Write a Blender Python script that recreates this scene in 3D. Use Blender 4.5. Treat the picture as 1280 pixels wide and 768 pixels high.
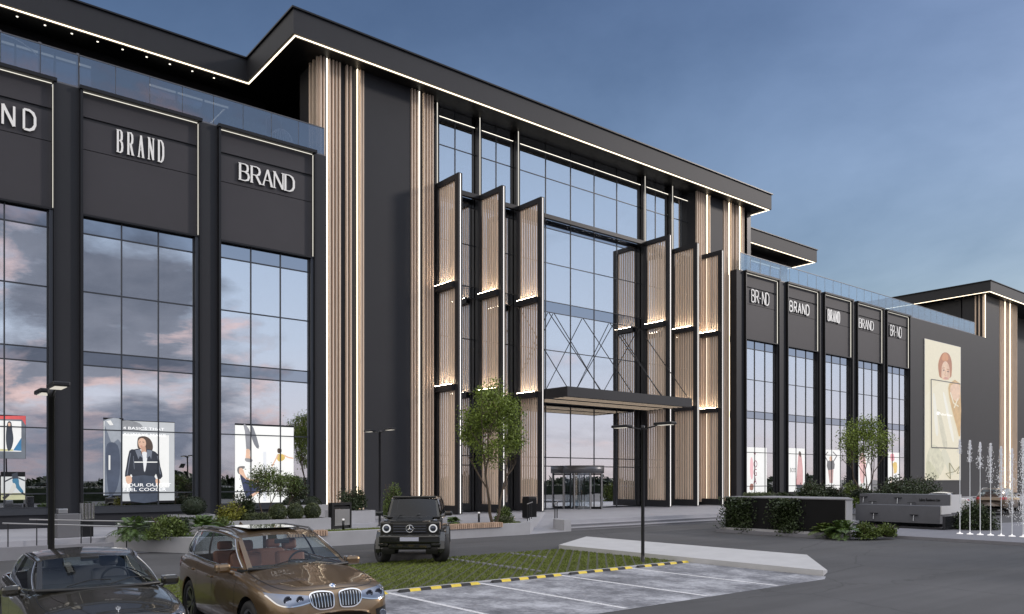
import bpy, bmesh, math, random
import numpy as np
from mathutils import Vector, Matrix
from mathutils.bvhtree import BVHTree
for _o in list(bpy.data.objects): bpy.data.objects.remove(_o)
SC = bpy.context.scene
COL = SC.collection
R = math.radians
random.seed(7)
# ------------------------------------------------------------------ camera
cam_d = bpy.data.cameras.new('camera')
cam = bpy.data.objects.new('camera', cam_d); COL.objects.link(cam)
cam.location = (0, 0, 2.5)
cam.rotation_euler = (R(90), 0, R(51.03 - 90))
cam_d.lens = 28.0; cam_d.sensor_width = 36.0; cam_d.sensor_fit = 'HORIZONTAL'
cam_d.shift_y = (598 - 384) / 1280
cam_d.clip_end = 3000; cam_d.clip_start = 0.1
SC.camera = cam
# ------------------------------------------------------------------ light
SUN_AZ = (0.86, -0.51)          # horizontal direction towards the sun
SUN_EL = 22.0
sun_d = bpy.data.lights.new('sun', 'SUN'); sun_d.energy = 1.35; sun_d.angle = R(6); sun_d.color = (1.0, 0.90, 0.82)
sun = bpy.data.objects.new('sun', sun_d); COL.objects.link(sun)
_v = Vector((SUN_AZ[0] * math.cos(R(SUN_EL)), SUN_AZ[1] * math.cos(R(SUN_EL)), math.sin(R(SUN_EL))))
sun.rotation_euler = _v.to_track_quat('Z', 'Y').to_euler()
sun.location = (60, -60, 40)
vs = SC.view_settings
vs.view_transform = 'Standard'; vs.look = 'None'; vs.gamma = 1.0; vs.use_curve_mapping = False
vs.exposure = 0.0
FILL_HIGH = (14.2, 14.8, 16.4)      # radiance of the bright sky zone added to light the scene (x 0.1)
# ------------------------------------------------------------------ sky
CLOUD_ROT = -0.66
W = bpy.data.worlds.new('World'); SC.world = W; W.use_nodes = True
nt = W.node_tree; N = nt.nodes; L = nt.links; N.clear()
def wn(t, **k):
    n = N.new(t)
    for a, b in k.items(): setattr(n, a, b)
    return n
def wm(op, a, b=None, c=None, clamp=False):
    n = N.new('ShaderNodeMath'); n.operation = op; n.use_clamp = clamp
    for i, q in enumerate((a, b, c)):
        if q is None: continue
        if isinstance(q, (int, float)): n.inputs[i].default_value = q
        else: L.new(q, n.inputs[i])
    return n.outputs[0]
def wmix(f, a, b, mode='MIX'):
    n = N.new('ShaderNodeMix'); n.data_type = 'RGBA'; n.blend_type = mode
    for s, q in ((n.inputs[0], f), (n.inputs[6], a), (n.inputs[7], b)):
        if isinstance(q, (int, float)): s.default_value = q
        elif isinstance(q, tuple): s.default_value = (*q, 1)
        else: L.new(q, s)
    return n.outputs[2]
def wramp(f, stops):
    n = N.new('ShaderNodeValToRGB'); cr = n.color_ramp
    while len(cr.elements) < len(stops): cr.elements.new(0.5)
    for e, (p, c) in zip(cr.elements, stops): e.position = p; e.color = (*c, 1) if len(c) == 3 else c
    L.new(f, n.inputs[0]); return n.outputs[0]
out = wn('ShaderNodeOutputWorld'); bg = wn('ShaderNodeBackground'); L.new(bg.outputs[0], out.inputs[0])
bg.inputs[1].default_value = 0.10
sky = wn('ShaderNodeTexSky'); sky.sky_type = 'NISHITA'; sky.sun_disc = False
sky.sun_elevation = R(SUN_EL); sky.sun_rotation = math.atan2(SUN_AZ[0], SUN_AZ[1])
sky.air_density = 1.3; sky.dust_density = 1.5; sky.ozone_density = 3.0
tc = wn('ShaderNodeTexCoord'); sep = wn('ShaderNodeSeparateXYZ'); L.new(tc.outputs['Generated'], sep.inputs[0])
dx, dy, dz = sep.outputs
zc = wm('MAXIMUM', dz, 0.0)
den = wm('ADD', zc, 0.30)
cv = wn('ShaderNodeCombineXYZ'); L.new(wm('DIVIDE', dx, den), cv.inputs[0]); L.new(wm('DIVIDE', dy, den), cv.inputs[1])
def cloudnoise(scale, detail, off, rough=0.58, dist=0.25):
    mp = wn('ShaderNodeMapping'); L.new(cv.outputs[0], mp.inputs[0]); mp.inputs['Location'].default_value = off; mp.inputs['Rotation'].default_value = (0, 0, CLOUD_ROT)
    n = wn('ShaderNodeTexNoise'); n.inputs['Scale'].default_value = scale; n.inputs['Detail'].default_value = detail
    n.inputs['Roughness'].default_value = rough; n.inputs['Distortion'].default_value = dist
    L.new(mp.outputs[0], n.inputs['Vector']); return n.outputs['Fac']
c1 = cloudnoise(1.45, 9, (3.1, 1.7, 0.4)); c2 = cloudnoise(3.2, 6, (9.0, 4.4, 2.0))
back = wm('MULTIPLY_ADD', dy, -2.2, 0.25, clamp=True)     # 1 towards -Y (the sunset side the glass looks at), 0 behind the mall
thr = wm('MULTIPLY_ADD', back, -0.16, 0.66)
dens = wm('MULTIPLY', wm('SUBTRACT', c1, thr), 9.0, clamp=True)
# the clear evening sky: Nishita, deepened
deep = wramp(zc, [(0.0, (0.92, 0.92, 0.94)), (0.2, (1.02, 1.01, 1.04)), (0.36, (1.00, 1.00, 1.07)), (0.52, (0.80, 0.83, 0.95)), (1.0, (0.5, 0.6, 0.8))])
clear = wmix(1.0, sky.outputs[0], deep, 'MULTIPLY')
dusk = wramp(zc, [(0.0, (0.62, 0.54, 0.54)), (0.05, (0.62, 0.60, 0.65)), (0.16, (0.52, 0.59, 0.71)), (0.32, (0.38, 0.48, 0.64)), (0.55, (0.20, 0.27, 0.40)), (1.0, (0.14, 0.20, 0.32))])
dusk10 = wmix(1.0, dusk, (12.8, 12.8, 12.8), 'MULTIPLY')
wisp = wramp(c1, [(0.35, (0.80, 0.82, 0.86)), (0.68, (1.30, 1.22, 1.20))])
clear = wmix(1.0, clear, wisp, 'MULTIPLY')
base = wmix(back, clear, dusk10)
# clouds: slate bodies with rims lit pink by the low sun, thin grey wisps on the far side
rim = wm('MULTIPLY', wm('SUBTRACT', 1.0, wm('ABSOLUTE', wm('MULTIPLY_ADD', dens, 2.0, -0.9)), clamp=True), wm('MULTIPLY', wm('SUBTRACT', c2, 0.47), 8.0, clamp=True))
rim = wm('MULTIPLY', rim, back)
body = wramp(c2, [(0.35, (1.5, 1.65, 2.15)), (0.65, (3.0, 3.15, 3.8))])
ccol = wmix(rim, body, (12.5, 6.4, 4.4))
fade = wm('MINIMUM', 1.0, wm('MAXIMUM', 0.25, wm('MULTIPLY_ADD', dx, -1.5, 1.4)))
withc = wmix(wm('MULTIPLY', wm('MULTIPLY', dens, fade), wm('MULTIPLY_ADD', back, 0.82, 0.10)), base, ccol)
# a low slate bank along the sunset horizon
bank = wm('MULTIPLY', wm('MULTIPLY', wm('SUBTRACT', wm('MULTIPLY_ADD', c1, 0.22, -0.035), zc), 40.0, clamp=True), wm('MULTIPLY', back, wm('MULTIPLY_ADD', dx, -2.2, 1.35, clamp=True)))
withc = wmix(wm('MULTIPLY', bank, 0.72), withc, (2.0, 2.35, 3.2))
# unseen bright zone overhead and behind the photographer, added to light the scene
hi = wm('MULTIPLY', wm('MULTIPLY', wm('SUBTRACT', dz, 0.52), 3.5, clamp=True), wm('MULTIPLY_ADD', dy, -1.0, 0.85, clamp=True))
fin = wmix(hi, withc, (FILL_HIGH[0], FILL_HIGH[1], FILL_HIGH[2]))
# an unseen bright zone left of the picture, added to light the left-facing slats
west_fill = wm('MULTIPLY', wm('MULTIPLY_ADD', dx, -3.0, -0.45, clamp=True), wm('MULTIPLY', wm('SUBTRACT', dz, 0.03), 6.0, clamp=True))
fin = wmix(west_fill, fin, (11.5, 10.9, 10.3))
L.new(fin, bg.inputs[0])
# ------------------------------------------------------------------ materials
MATS = {}
def mat(name, col=(0.5, 0.5, 0.5), rough=0.5, metal=0.0, spec=0.5, var=0.0, vscale=3.0, bump=0.0, bscale=40.0, coat=0.0, emit=None, es=0.0, stretch=(1, 1, 1), rvar=0.0, island=0.0, detail=6.0, trans=0.0):
    if name in MATS: return MATS[name]
    m = bpy.data.materials.new(name); m.use_nodes = True; t = m.node_tree; b = t.nodes['Principled BSDF']
    b.inputs['Base Color'].default_value = (*col, 1); b.inputs['Roughness'].default_value = rough
    b.inputs['Metallic'].default_value = metal; b.inputs['Specular IOR Level'].default_value = spec
    b.inputs['Coat Weight'].default_value = coat; b.inputs['Coat Roughness'].default_value = 0.03
    if trans: b.inputs['Transmission Weight'].default_value = trans
    if emit: b.inputs['Emission Color'].default_value = (*emit, 1); b.inputs['Emission Strength'].default_value = es
    if var or bump or rvar:
        g = t.nodes.new('ShaderNodeNewGeometry'); mp = t.nodes.new('ShaderNodeMapping'); mp.inputs['Scale'].default_value = stretch
        t.links.new(g.outputs['Position'], mp.inputs[0])
    if var or rvar:
        n = t.nodes.new('ShaderNodeTexNoise'); n.inputs['Scale'].default_value = vscale; n.inputs['Detail'].default_value = detail; n.inputs['Roughness'].default_value = 0.65
        t.links.new(mp.outputs[0], n.inputs['Vector'])
    if var:
        mr = t.nodes.new('ShaderNodeMapRange'); mr.inputs[1].default_value = 0.25; mr.inputs[2].default_value = 0.75
        mr.inputs[3].default_value = 1 - var; mr.inputs[4].default_value = 1 + var
        t.links.new(n.outputs['Fac'], mr.inputs[0])
        mx = t.nodes.new('ShaderNodeMix'); mx.data_type = 'RGBA'; mx.blend_type = 'MULTIPLY'; mx.inputs[0].default_value = 1; mx.inputs[6].default_value = (*col, 1)
        t.links.new(mr.outputs[0], mx.inputs[7]); last = mx.outputs[2]
        if island:
            rr = t.nodes.new('ShaderNodeMapRange'); rr.inputs[3].default_value = 1 - island; rr.inputs[4].default_value = 1 + island
            t.links.new(g.outputs['Random Per Island'], rr.inputs[0])
            m2 = t.nodes.new('ShaderNodeMix'); m2.data_type = 'RGBA'; m2.blend_type = 'MULTIPLY'; m2.inputs[0].default_value = 1
            t.links.new(last, m2.inputs[6]); t.links.new(rr.outputs[0], m2.inputs[7]); last = m2.outputs[2]
        t.links.new(last, b.inputs['Base Color'])
    if rvar:
        mr = t.nodes.new('ShaderNodeMapRange'); mr.inputs[1].default_value = 0.3; mr.inputs[2].default_value = 0.7
        mr.inputs[3].default_value = max(0.02, rough - rvar); mr.inputs[4].default_value = min(1, rough + rvar)
        t.links.new(n.outputs['Fac'], mr.inputs[0]); t.links.new(mr.outputs[0], b.inputs['Roughness'])
    if bump:
        n2 = t.nodes.new('ShaderNodeTexNoise'); n2.inputs['Scale'].default_value = bscale; n2.inputs['Detail'].default_value = 5
        t.links.new(mp.outputs[0], n2.inputs['Vector'])
        bp = t.nodes.new('ShaderNodeBump'); bp.inputs['Strength'].default_value = bump; bp.inputs['Distance'].default_value = 0.02
        t.links.new(n2.outputs['Fac'], bp.inputs['Height']); t.links.new(bp.outputs[0], b.inputs['Normal'])
    MATS[name] = m; return m
def glow(name, col, s):
    if name in MATS: return MATS[name]
    m = bpy.data.materials.new(name); m.use_nodes = True; t = m.node_tree; t.nodes.clear()
    o = t.nodes.new('ShaderNodeOutputMaterial'); e = t.nodes.new('ShaderNodeEmission'); e.inputs[0].default_value = (*col, 1); e.inputs[1].default_value = s
    t.links.new(e.outputs[0], o.inputs[0]); MATS[name] = m; return m
def glass(name, refl=0.6, tint=(0.85, 0.88, 0.92), through=(0.6, 0.63, 0.65), rough=0.0, edge=0.35, wobble=0.0):
    """coated pane: a mirror layer over a tinted clear body, more mirror at grazing angles"""
    if name in MATS: return MATS[name]
    m = bpy.data.materials.new(name); m.use_nodes = True; t = m.node_tree; t.nodes.clear()
    o = t.nodes.new('ShaderNodeOutputMaterial'); mx = t.nodes.new('ShaderNodeMixShader')
    g = t.nodes.new('ShaderNodeBsdfGlossy'); g.inputs['Color'].default_value = (*tint, 1); g.inputs['Roughness'].default_value = rough
    tr = t.nodes.new('ShaderNodeBsdfTransparent'); tr.inputs[0].default_value = (*through, 1)
    if wobble:                                                       # every pane sits a hair out of plane and bows slightly
        ge = t.nodes.new('ShaderNodeNewGeometry'); wn_ = t.nodes.new('ShaderNodeTexWhiteNoise'); wn_.noise_dimensions = '1D'; t.links.new(ge.outputs['Random Per Island'], wn_.inputs['W'])
        ns = t.nodes.new('ShaderNodeTexNoise'); ns.inputs['Scale'].default_value = .45; ns.inputs['Detail'].default_value = 1; t.links.new(ge.outputs['Position'], ns.inputs['Vector'])
        def vm(op, a, b):
            n = t.nodes.new('ShaderNodeVectorMath'); n.operation = op
            for s_, q in ((n.inputs[0], a), (n.inputs[1], b)):
                if isinstance(q, tuple): s_.default_value = q
                else: t.links.new(q, s_)
            return n.outputs[0]
        o1 = vm('MULTIPLY', vm('SUBTRACT', wn_.outputs['Color'], (.5, .5, .5)), (wobble,) * 3); o2 = vm('MULTIPLY', vm('SUBTRACT', ns.outputs['Color'], (.5, .5, .5)), (wobble * 1.2,) * 3)
        t.links.new(vm('NORMALIZE', vm('ADD', ge.outputs['Normal'], vm('ADD', o1, o2)), (0, 0, 0)), g.inputs['Normal'])
    lw = t.nodes.new('ShaderNodeFresnel'); lw.inputs[0].default_value = 1.5
    mr = t.nodes.new('ShaderNodeMapRange'); mr.inputs[1].default_value = 0.04; mr.inputs[2].default_value = 0.6
    mr.inputs[3].default_value = refl; mr.inputs[4].default_value = min(1, refl + edge)
    t.links.new(lw.outputs[0], mr.inputs[0]); t.links.new(mr.outputs[0], mx.inputs[0])
    t.links.new(tr.outputs[0], mx.inputs[1]); t.links.new(g.outputs[0], mx.inputs[2]); t.links.new(mx.outputs[0], o.inputs[0])
    MATS[name] = m; return m
# ------------------------------------------------------------------ objects
def tag(o, label=None, cat=None, group=None, kind=None):
    if label: o['label'] = label
    if cat: o['category'] = cat
    if group: o['group'] = group
    if kind: o['kind'] = kind
    return o
def thing(name, label, cat, loc=(0, 0, 0), rz=0.0, group=None):
    o = bpy.data.objects.new(name, None); COL.objects.link(o); o.location = loc; o.rotation_euler = (0, 0, rz)
    o.empty_display_size = 0.3
    return tag(o, label, cat, group)
def parent_offset(p):
    v = Vector((0, 0, 0))
    while p is not None: v += p.location; p = p.parent
    return v
class MB:
    """collects faces of several shapes, then links them as one mesh object"""
    def __init__(s): s.v = []; s.f = []; s.m = []; s.sm = []
    def add(s, vs, fs, mi=0, smooth=False):
        b = len(s.v); s.v += [tuple(q) for q in vs]; s.f += [tuple(i + b for i in f) for f in fs]
        s.m += [mi] * len(fs); s.sm += [smooth] * len(fs); return s
    def box(s, x0, x1, y0, y1, z0, z1, mi=0):
        return s.add([(x0, y0, z0), (x1, y0, z0), (x1, y1, z0), (x0, y1, z0), (x0, y0, z1), (x1, y0, z1), (x1, y1, z1), (x0, y1, z1)],
                     [(0, 3, 2, 1), (4, 5, 6, 7), (0, 1, 5, 4), (1, 2, 6, 5), (2, 3, 7, 6), (3, 0, 4, 7)], mi)
    def bbox(s, x0, x1, y0, y1, z0, z1, b=0.02, mi=0):
        """box with chamfered edges"""
        bm = bmesh.new(); bmesh.ops.create_cube(bm, size=1)
        for q in bm.verts: q.co = Vector(((x0 + x1) / 2 + q.co.x * (x1 - x0), (y0 + y1) / 2 + q.co.y * (y1 - y0), (z0 + z1) / 2 + q.co.z * (z1 - z0)))
        bmesh.ops.bevel(bm, geom=bm.edges[:], offset=b, segments=2, affect='EDGES', profile=0.5)
        bm.verts.index_update()
        s.add([q.co[:] for q in bm.verts], [[w.index for w in f.verts] for f in bm.faces], mi); bm.free(); return s
    def prism(s, poly, z0, z1, mi=0):
        """poly: xy list (counter-clockwise); z0/z1 numbers or lists"""
        n = len(poly); a = z0 if isinstance(z0, (list, tuple)) else [z0] * n; b = z1 if isinstance(z1, (list, tuple)) else [z1] * n
        vs = [(p[0], p[1], a[i]) for i, p in enumerate(poly)] + [(p[0], p[1], b[i]) for i, p in enumerate(poly)]
        return s.add(vs, [tuple(range(n - 1, -1, -1)), tuple(range(n, 2 * n))] + [(i, (i + 1) % n, (i + 1) % n + n, i + n) for i in range(n)], mi)
    def prismY(s, poly, y0, y1, mi=0):
        """poly in xz, extruded along y"""
        n = len(poly); vs = [(p[0], y0, p[1]) for p in poly] + [(p[0], y1, p[1]) for p in poly]
        return s.add(vs, [tuple(range(n)), tuple(range(2 * n - 1, n - 1, -1))] + [(i + n, (i + 1) % n + n, (i + 1) % n, i) for i in range(n)], mi)
    def tube(s, pts, r, seg=8, mi=0, caps=True):
        pts = [Vector(p) for p in pts]; n = len(pts); rr = r if isinstance(r, (list, tuple)) else [r] * n; vs = []; fs = []
        up = Vector((0, 0, 1)); prev = None
        for i, p in enumerate(pts):
            d = (pts[min(i + 1, n - 1)] - pts[max(i - 1, 0)]); d = d.normalized() if d.length > 1e-9 else Vector((0, 0, 1))
            if prev is None:
                a = d.cross(up) if abs(d.z) < 0.95 else d.cross(Vector((1, 0, 0)))
            else: a = prev - d * prev.dot(d)
            if a.length < 1e-6: a = d.orthogonal()
            a.normalize(); prev = a; b = d.cross(a)
            for k in range(seg):
                t = 2 * math.pi * k / seg; vs.append(p + (a * math.cos(t) + b * math.sin(t)) * rr[i])
        for i in range(n - 1):
            for k in range(seg):
                k2 = (k + 1) % seg; fs.append((i * seg + k, i * seg + k2, (i + 1) * seg + k2, (i + 1) * seg + k))
        s.add(vs, fs, mi, True)
        if caps: s.add(vs[:seg], [tuple(range(seg - 1, -1, -1))], mi); s.add(vs[-seg:], [tuple(range(seg))], mi)
        return s
    def lathe(s, prof, c=(0, 0, 0), axis='Z', seg=32, mi=0, smooth=True, a0=0.0, a1=2 * math.pi):
        """prof: (radius, height) list about an axis through c"""
        vs = []; fs = []; full = abs(a1 - a0 - 2 * math.pi) < 1e-6; m = seg if full else seg + 1; n = len(prof)
        for k in range(m):
            t = a0 + (a1 - a0) * k / seg; ct, st = math.cos(t), math.sin(t)
            for r, h in prof:
                if axis == 'Z': q = (c[0] + r * ct, c[1] + r * st, c[2] + h)
                elif axis == 'Y': q = (c[0] + r * ct, c[1] + h, c[2] + r * st)
                else: q = (c[0] + h, c[1] + r * ct, c[2] + r * st)
                vs.append(q)
        for k in range(seg):
            k2 = (k + 1) % m
            for i in range(n - 1):
                f = (k * n + i, k2 * n + i, k2 * n + i + 1, k * n + i + 1)
                fs.append(f if axis != 'Y' else f[::-1])
        return s.add(vs, fs, mi, smooth)
    def grid(s, rows, mi=0, smooth=True, flip=False):
        n = len(rows[0]); vs = [p for r in rows for p in r]; fs = []
        for i in range(len(rows) - 1):
            for k in range(n - 1):
                f = (i * n + k, i * n + k + 1, (i + 1) * n + k + 1, (i + 1) * n + k); fs.append(f[::-1] if flip else f)
        return s.add(vs, fs, mi, smooth)
    def xf(s, M, start=0):
        for i in range(start, len(s.v)): s.v[i] = tuple(M @ Vector(s.v[i]))
        return s
    def build(s, name, mats, parent=None, local=False, label=None):
        me = bpy.data.meshes.new(name); mats = mats if isinstance(mats, (list, tuple)) else [mats]
        off = Vector((0, 0, 0)) if (local or parent is None) else parent_offset(parent)
        me.from_pydata([tuple(Vector(q) - off) for q in s.v], [], s.f)
        for q in mats: me.materials.append(q)
        me.polygons.foreach_set('material_index', s.m); me.polygons.foreach_set('use_smooth', s.sm); me.update()
        o = bpy.data.objects.new(name, me); COL.objects.link(o)
        if parent is not None: o.parent = parent
        if label: o['label'] = label
        return o
def copy_tree(o, parent=None):
    c = o.copy(); COL.objects.link(c)
    if parent is not None: c.parent = parent; c.matrix_parent_inverse = o.matrix_parent_inverse
    for ch in list(o.children): copy_tree(ch, c)
    return c
def text_mesh(body, size, extrude=0.0, spacing=1.0, align='LEFT', sx=1.0, offset=0.0):
    """built-in sans lettering as verts / faces in xy"""
    cu = bpy.data.curves.new('lettering', 'FONT'); cu.body = body; cu.size = size; cu.extrude = extrude; cu.space_character = spacing; cu.align_x = align; cu.offset = offset
    cu.resolution_u = 3
    o = bpy.data.objects.new('lettering', cu); COL.objects.link(o)
    bpy.context.view_layer.update()
    me = o.evaluated_get(bpy.context.evaluated_depsgraph_get()).to_mesh()
    vs = [(v.co.x * sx, v.co.y, v.co.z) for v in me.vertices]; fs = [tuple(p.vertices) for p in me.polygons]
    o.evaluated_get(bpy.context.evaluated_depsgraph_get()).to_mesh_clear()
    bpy.data.objects.remove(o); bpy.data.curves.remove(cu)
    return vs, fs
def catmull(pts, n=6, closed=True):
    P = [np.array(p, float) for p in pts]; o = []; m = len(P)
    for i in range(m if closed else m - 1):
        if closed: a, b, c, d = P[i - 1], P[i], P[(i + 1) % m], P[(i + 2) % m]
        else: a, b, c, d = P[max(i - 1, 0)], P[i], P[i + 1], P[min(i + 2, m - 1)]
        for k in range(n):
            t = k / n; o.append(tuple(0.5 * ((2 * b) + (c - a) * t + (2 * a - 5 * b + 4 * c - d) * t * t + (3 * b - a - 3 * c + d) * t ** 3)))
    if not closed: o.append(tuple(P[-1]))
    return o
# shared materials
M_ANTH = mat('anthracite cladding', (0.028, 0.029, 0.034), 0.55, 0.1, spec=.35, var=0.07, vscale=0.7, bump=0.02, bscale=3)
M_PANEL = mat('anthracite sign panel', (0.056, 0.053, 0.059), 0.55, 0.1, spec=.35, var=0.06, vscale=0.6)
M_BLACK = mat('black metal', (0.018, 0.018, 0.020), 0.38, 0.4, var=0.08)
M_STEEL = mat('brushed steel', (0.45, 0.45, 0.46), 0.32, 1.0, var=0.08, stretch=(1, 1, 0.1))
M_GREYM = mat('grey painted metal', (0.16, 0.16, 0.17), 0.35, 0.5)
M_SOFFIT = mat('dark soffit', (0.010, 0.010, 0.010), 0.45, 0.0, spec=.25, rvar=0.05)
M_WOOD = mat('pinkish larch slat', (0.82, 0.655, 0.515), 0.55, var=0.09, vscale=2.2, stretch=(6, 6, 0.35), island=0.13)
M_MULL = mat('window mullion', (0.07, 0.075, 0.085), 0.4, 0.6)
M_PANE = glass('coated facade glass', 0.78, (0.92, 0.94, 0.97), (0.80, 0.83, 0.85), edge=.08, wobble=.003)
M_SPAN = glass('blue spandrel glass', 0.62, (0.60, 0.655, 0.745), (0.05, 0.06, 0.08))
M_RAILG = glass('clear railing glass', 0.22, (0.92, 0.97, 1.0), (0.74, 0.81, 0.86), edge=.45)
M_RAILD = glass('smoked railing glass', 0.24, (0.8, 0.88, 1.0), (0.40, 0.43, 0.47), edge=.40)
M_PANEU = glass('upper storey glass', 0.30, (0.85, 0.9, 1.0), (0.5, 0.52, 0.55))
M_LED = glow('warm white light line', (1.0, 0.84, 0.62), 3.4)
M_LEDC = glow('cool white light line', (1.0, 0.95, 0.90), 2.0)
M_UPL = glow('uplight', (1.0, 0.83, 0.62), 44.0)
M_LEDS = glow('soft light line', (1.0, 0.93, 0.80), 2.2)
M_LEDR = glow('pale light line', (1.0, 0.95, 0.84), 1.0)
M_LEDV = glow('dim light line', (1.0, 0.95, 0.84), 0.85)
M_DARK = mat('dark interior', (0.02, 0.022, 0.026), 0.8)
M_CONC = mat('light fair concrete', (0.40, 0.40, 0.42), 0.75, var=0.10, vscale=1.2, bump=0.12, bscale=25)
M_CONCD = mat('grey concrete', (0.24, 0.24, 0.26), 0.8, var=0.12, vscale=1.5, bump=0.15, bscale=25)
# ================================================================== ground
PZ = 0.45                                   # plaza level
M_ASPH = mat('asphalt', (0.074, 0.074, 0.078), 0.82, var=0.16, vscale=0.35, bump=0.22, bscale=60, rvar=0.06, detail=10)
def _asphalt():
    t = M_ASPH.node_tree; b = t.nodes['Principled BSDF']; g = t.nodes.new('ShaderNodeNewGeometry')
    def nz(sc, det, st, ro=.6):
        mp = t.nodes.new('ShaderNodeMapping'); mp.inputs['Scale'].default_value = st; t.links.new(g.outputs['Position'], mp.inputs[0]); n = t.nodes.new('ShaderNodeTexNoise'); n.inputs['Scale'].default_value = sc; n.inputs['Detail'].default_value = det; n.inputs['Roughness'].default_value = ro; t.links.new(mp.outputs[0], n.inputs['Vector']); return n.outputs['Fac'], mp.outputs[0]
    def mr(f, a, b_, c, d):
        n = t.nodes.new('ShaderNodeMapRange'); n.inputs[1].default_value = a; n.inputs[2].default_value = b_; n.inputs[3].default_value = c; n.inputs[4].default_value = d; t.links.new(f, n.inputs[0]); return n.outputs[0]
    def mul(a, q):
        n = t.nodes.new('ShaderNodeMix'); n.data_type = 'RGBA'; n.blend_type = 'MULTIPLY'; n.inputs[0].default_value = 1; t.links.new(a, n.inputs[6]); t.links.new(q, n.inputs[7]); return n.outputs[2]
    col = b.inputs['Base Color'].links[0].from_socket
    f, _ = nz(.12, 6, (1, 1.6, 1)); col = mul(col, mr(f, .35, .65, .80, 1.18))            # broad patches
    f, _ = nz(1.0, 5, (.06, 1.3, 1)); col = mul(col, mr(f, .45, .70, 1.06, .84))           # worn wheel tracks along the road
    f, _ = nz(110, 2, (1, 1, 1)); col = mul(col, mr(f, .3, .7, .72, 1.30))                  # stone grain
    v = t.nodes.new('ShaderNodeTexVoronoi'); v.feature = 'DISTANCE_TO_EDGE'; v.inputs['Scale'].default_value = .16; fz, mp = nz(.8, 4, (1, 1, 1)); 
    av = t.nodes.new('ShaderNodeVectorMath'); av.operation = 'ADD'; t.links.new(mp, av.inputs[0]); t.links.new(fz, av.inputs[1]); t.links.new(av.outputs[0], v.inputs['Vector']); col = mul(col, mr(v.outputs['Distance'], 0.0, .006, .62, 1.0))   # fine cracks
    t.links.new(col, b.inputs['Base Color'])
_asphalt()
M_PAVE = mat('pale plaza paving', (0.36, 0.36, 0.39), 0.62, var=0.09, vscale=0.8, bump=0.06, bscale=20)
def flat(name, poly, z, m, kind='structure', th=None):
    b = MB()
    if th is None: b.add([(p[0], p[1], z) for p in poly], [tuple(range(len(poly)))])
    else: b.prism(poly, z - th, z)
    o = b.build(name, m); o['kind'] = kind; return o
flat('ground', [(-600, -600), (800, -600), (800, 800), (-600, 800)], 0.0, M_ASPH)
# raised plaza: left of the ramp, right of the ramp
flat('plaza', [(-30, 30.3), (6.4, 30.3), (8.7, 27.2), (22.75, 27.2), (30.2, 34.65), (30.2, 41), (-30, 41)], PZ, M_PAVE, th=.7)
flat('plaza', [(30.2, 34.66), (31.72, 33.7), (25.76, 28.44), (33.0, 28.46), (120, 28.46), (120, 41), (30.2, 41)], PZ, M_PAVE, th=.7)
def rampz(x, y): return .45 * min(1, max(0, ((x - 24) + (y - 27.2)) / 13.9))
b = MB(); rp = [(22.75, 27.02), (25.25, 27.35), (31.7, 33.7), (30.22, 34.64)]
b.prism(rp, -.3, [rampz(*p) + .004 for p in rp]); b.build('ramp', M_PAVE)['kind'] = 'structure'
for k in range(2):
    flat('steps', [(25.76, 27.65 + .40 * k), (46, 27.73 + .40 * k), (46, 28.455), (25.76, 28.435)], .15 * (k + 1) - .045, M_CONCD, th=.4); flat('step_tread', [(25.765, 27.61 + .40 * k), (45.99, 27.69 + .40 * k), (45.99, 28.452), (25.765, 28.432)], .15 * (k + 1), M_PAVE, th=.044)  # risers darker than treads, shade under the nosings put into the colour
flat('step_cheek', [(25.26, 27.36), (25.75, 27.40), (25.75, 28.5), (25.6, 28.5), (25.26, 28.0)], .56, M_CONC, th=.7)
# left access ramp up to the plaza
b = MB(); b.prism([(0.6, 28.62), (7.4, 28.62), (7.0, 30.28), (0.6, 30.28)], -.3, [PZ, .006, .006, PZ]); b.build('ramp', M_PAVE)['kind'] = 'structure'
# parking bays: worn pale concrete
m = bpy.data.materials.new('worn bay concrete'); m.use_nodes = True; t = m.node_tree; bs = t.nodes['Principled BSDF']
g = t.nodes.new('ShaderNodeNewGeometry')
def nz(sc, det, ro, st=(1, 1, 1)):
    mp = t.nodes.new('ShaderNodeMapping'); mp.inputs['Scale'].default_value = st; t.links.new(g.outputs['Position'], mp.inputs[0])
    n = t.nodes.new('ShaderNodeTexNoise'); n.inputs['Scale'].default_value = sc; n.inputs['Detail'].default_value = det; n.inputs['Roughness'].default_value = ro
    t.links.new(mp.outputs[0], n.inputs['Vector']); return n.outputs['Fac']
a1 = nz(0.9, 8, .7, (1, .7, 1)); a2 = nz(9, 6, .75)
mx = t.nodes.new('ShaderNodeMath'); mx.operation = 'MULTIPLY_ADD'; t.links.new(a2, mx.inputs[0]); mx.inputs[1].default_value = .45; t.links.new(a1, mx.inputs[2])
rp_ = t.nodes.new('ShaderNodeValToRGB'); cr = rp_.color_ramp; cr.elements[0].position = .56; cr.elements[0].color = (.10, .105, .12, 1); cr.elements[1].position = .88; cr.elements[1].color = (.50, .51, .55, 1)
e = cr.elements.new(.70); e.color = (.22, .225, .25, 1)
t.links.new(mx.outputs[0], rp_.inputs[0]); t.links.new(rp_.outputs[0], bs.inputs['Base Color']); bs.inputs['Roughness'].default_value = .75
bp = t.nodes.new('ShaderNodeBump'); bp.inputs['Strength'].default_value = .25; bp.inputs['Distance'].default_value = .01; t.links.new(a2, bp.inputs['Height']); t.links.new(bp.outputs[0], bs.inputs['Normal'])
M_BAY = m
flat('parking_bays', [(-12, 10.3), (18.4, 10.45), (18.93, 10.72), (18.93, 15.22), (-12, 15.22)], .004, M_BAY)
flat('bay_edging', [(-12, 15.22), (18.93, 15.22), (18.93, 15.5), (-12, 15.5)], .012, M_CONC)
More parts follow.
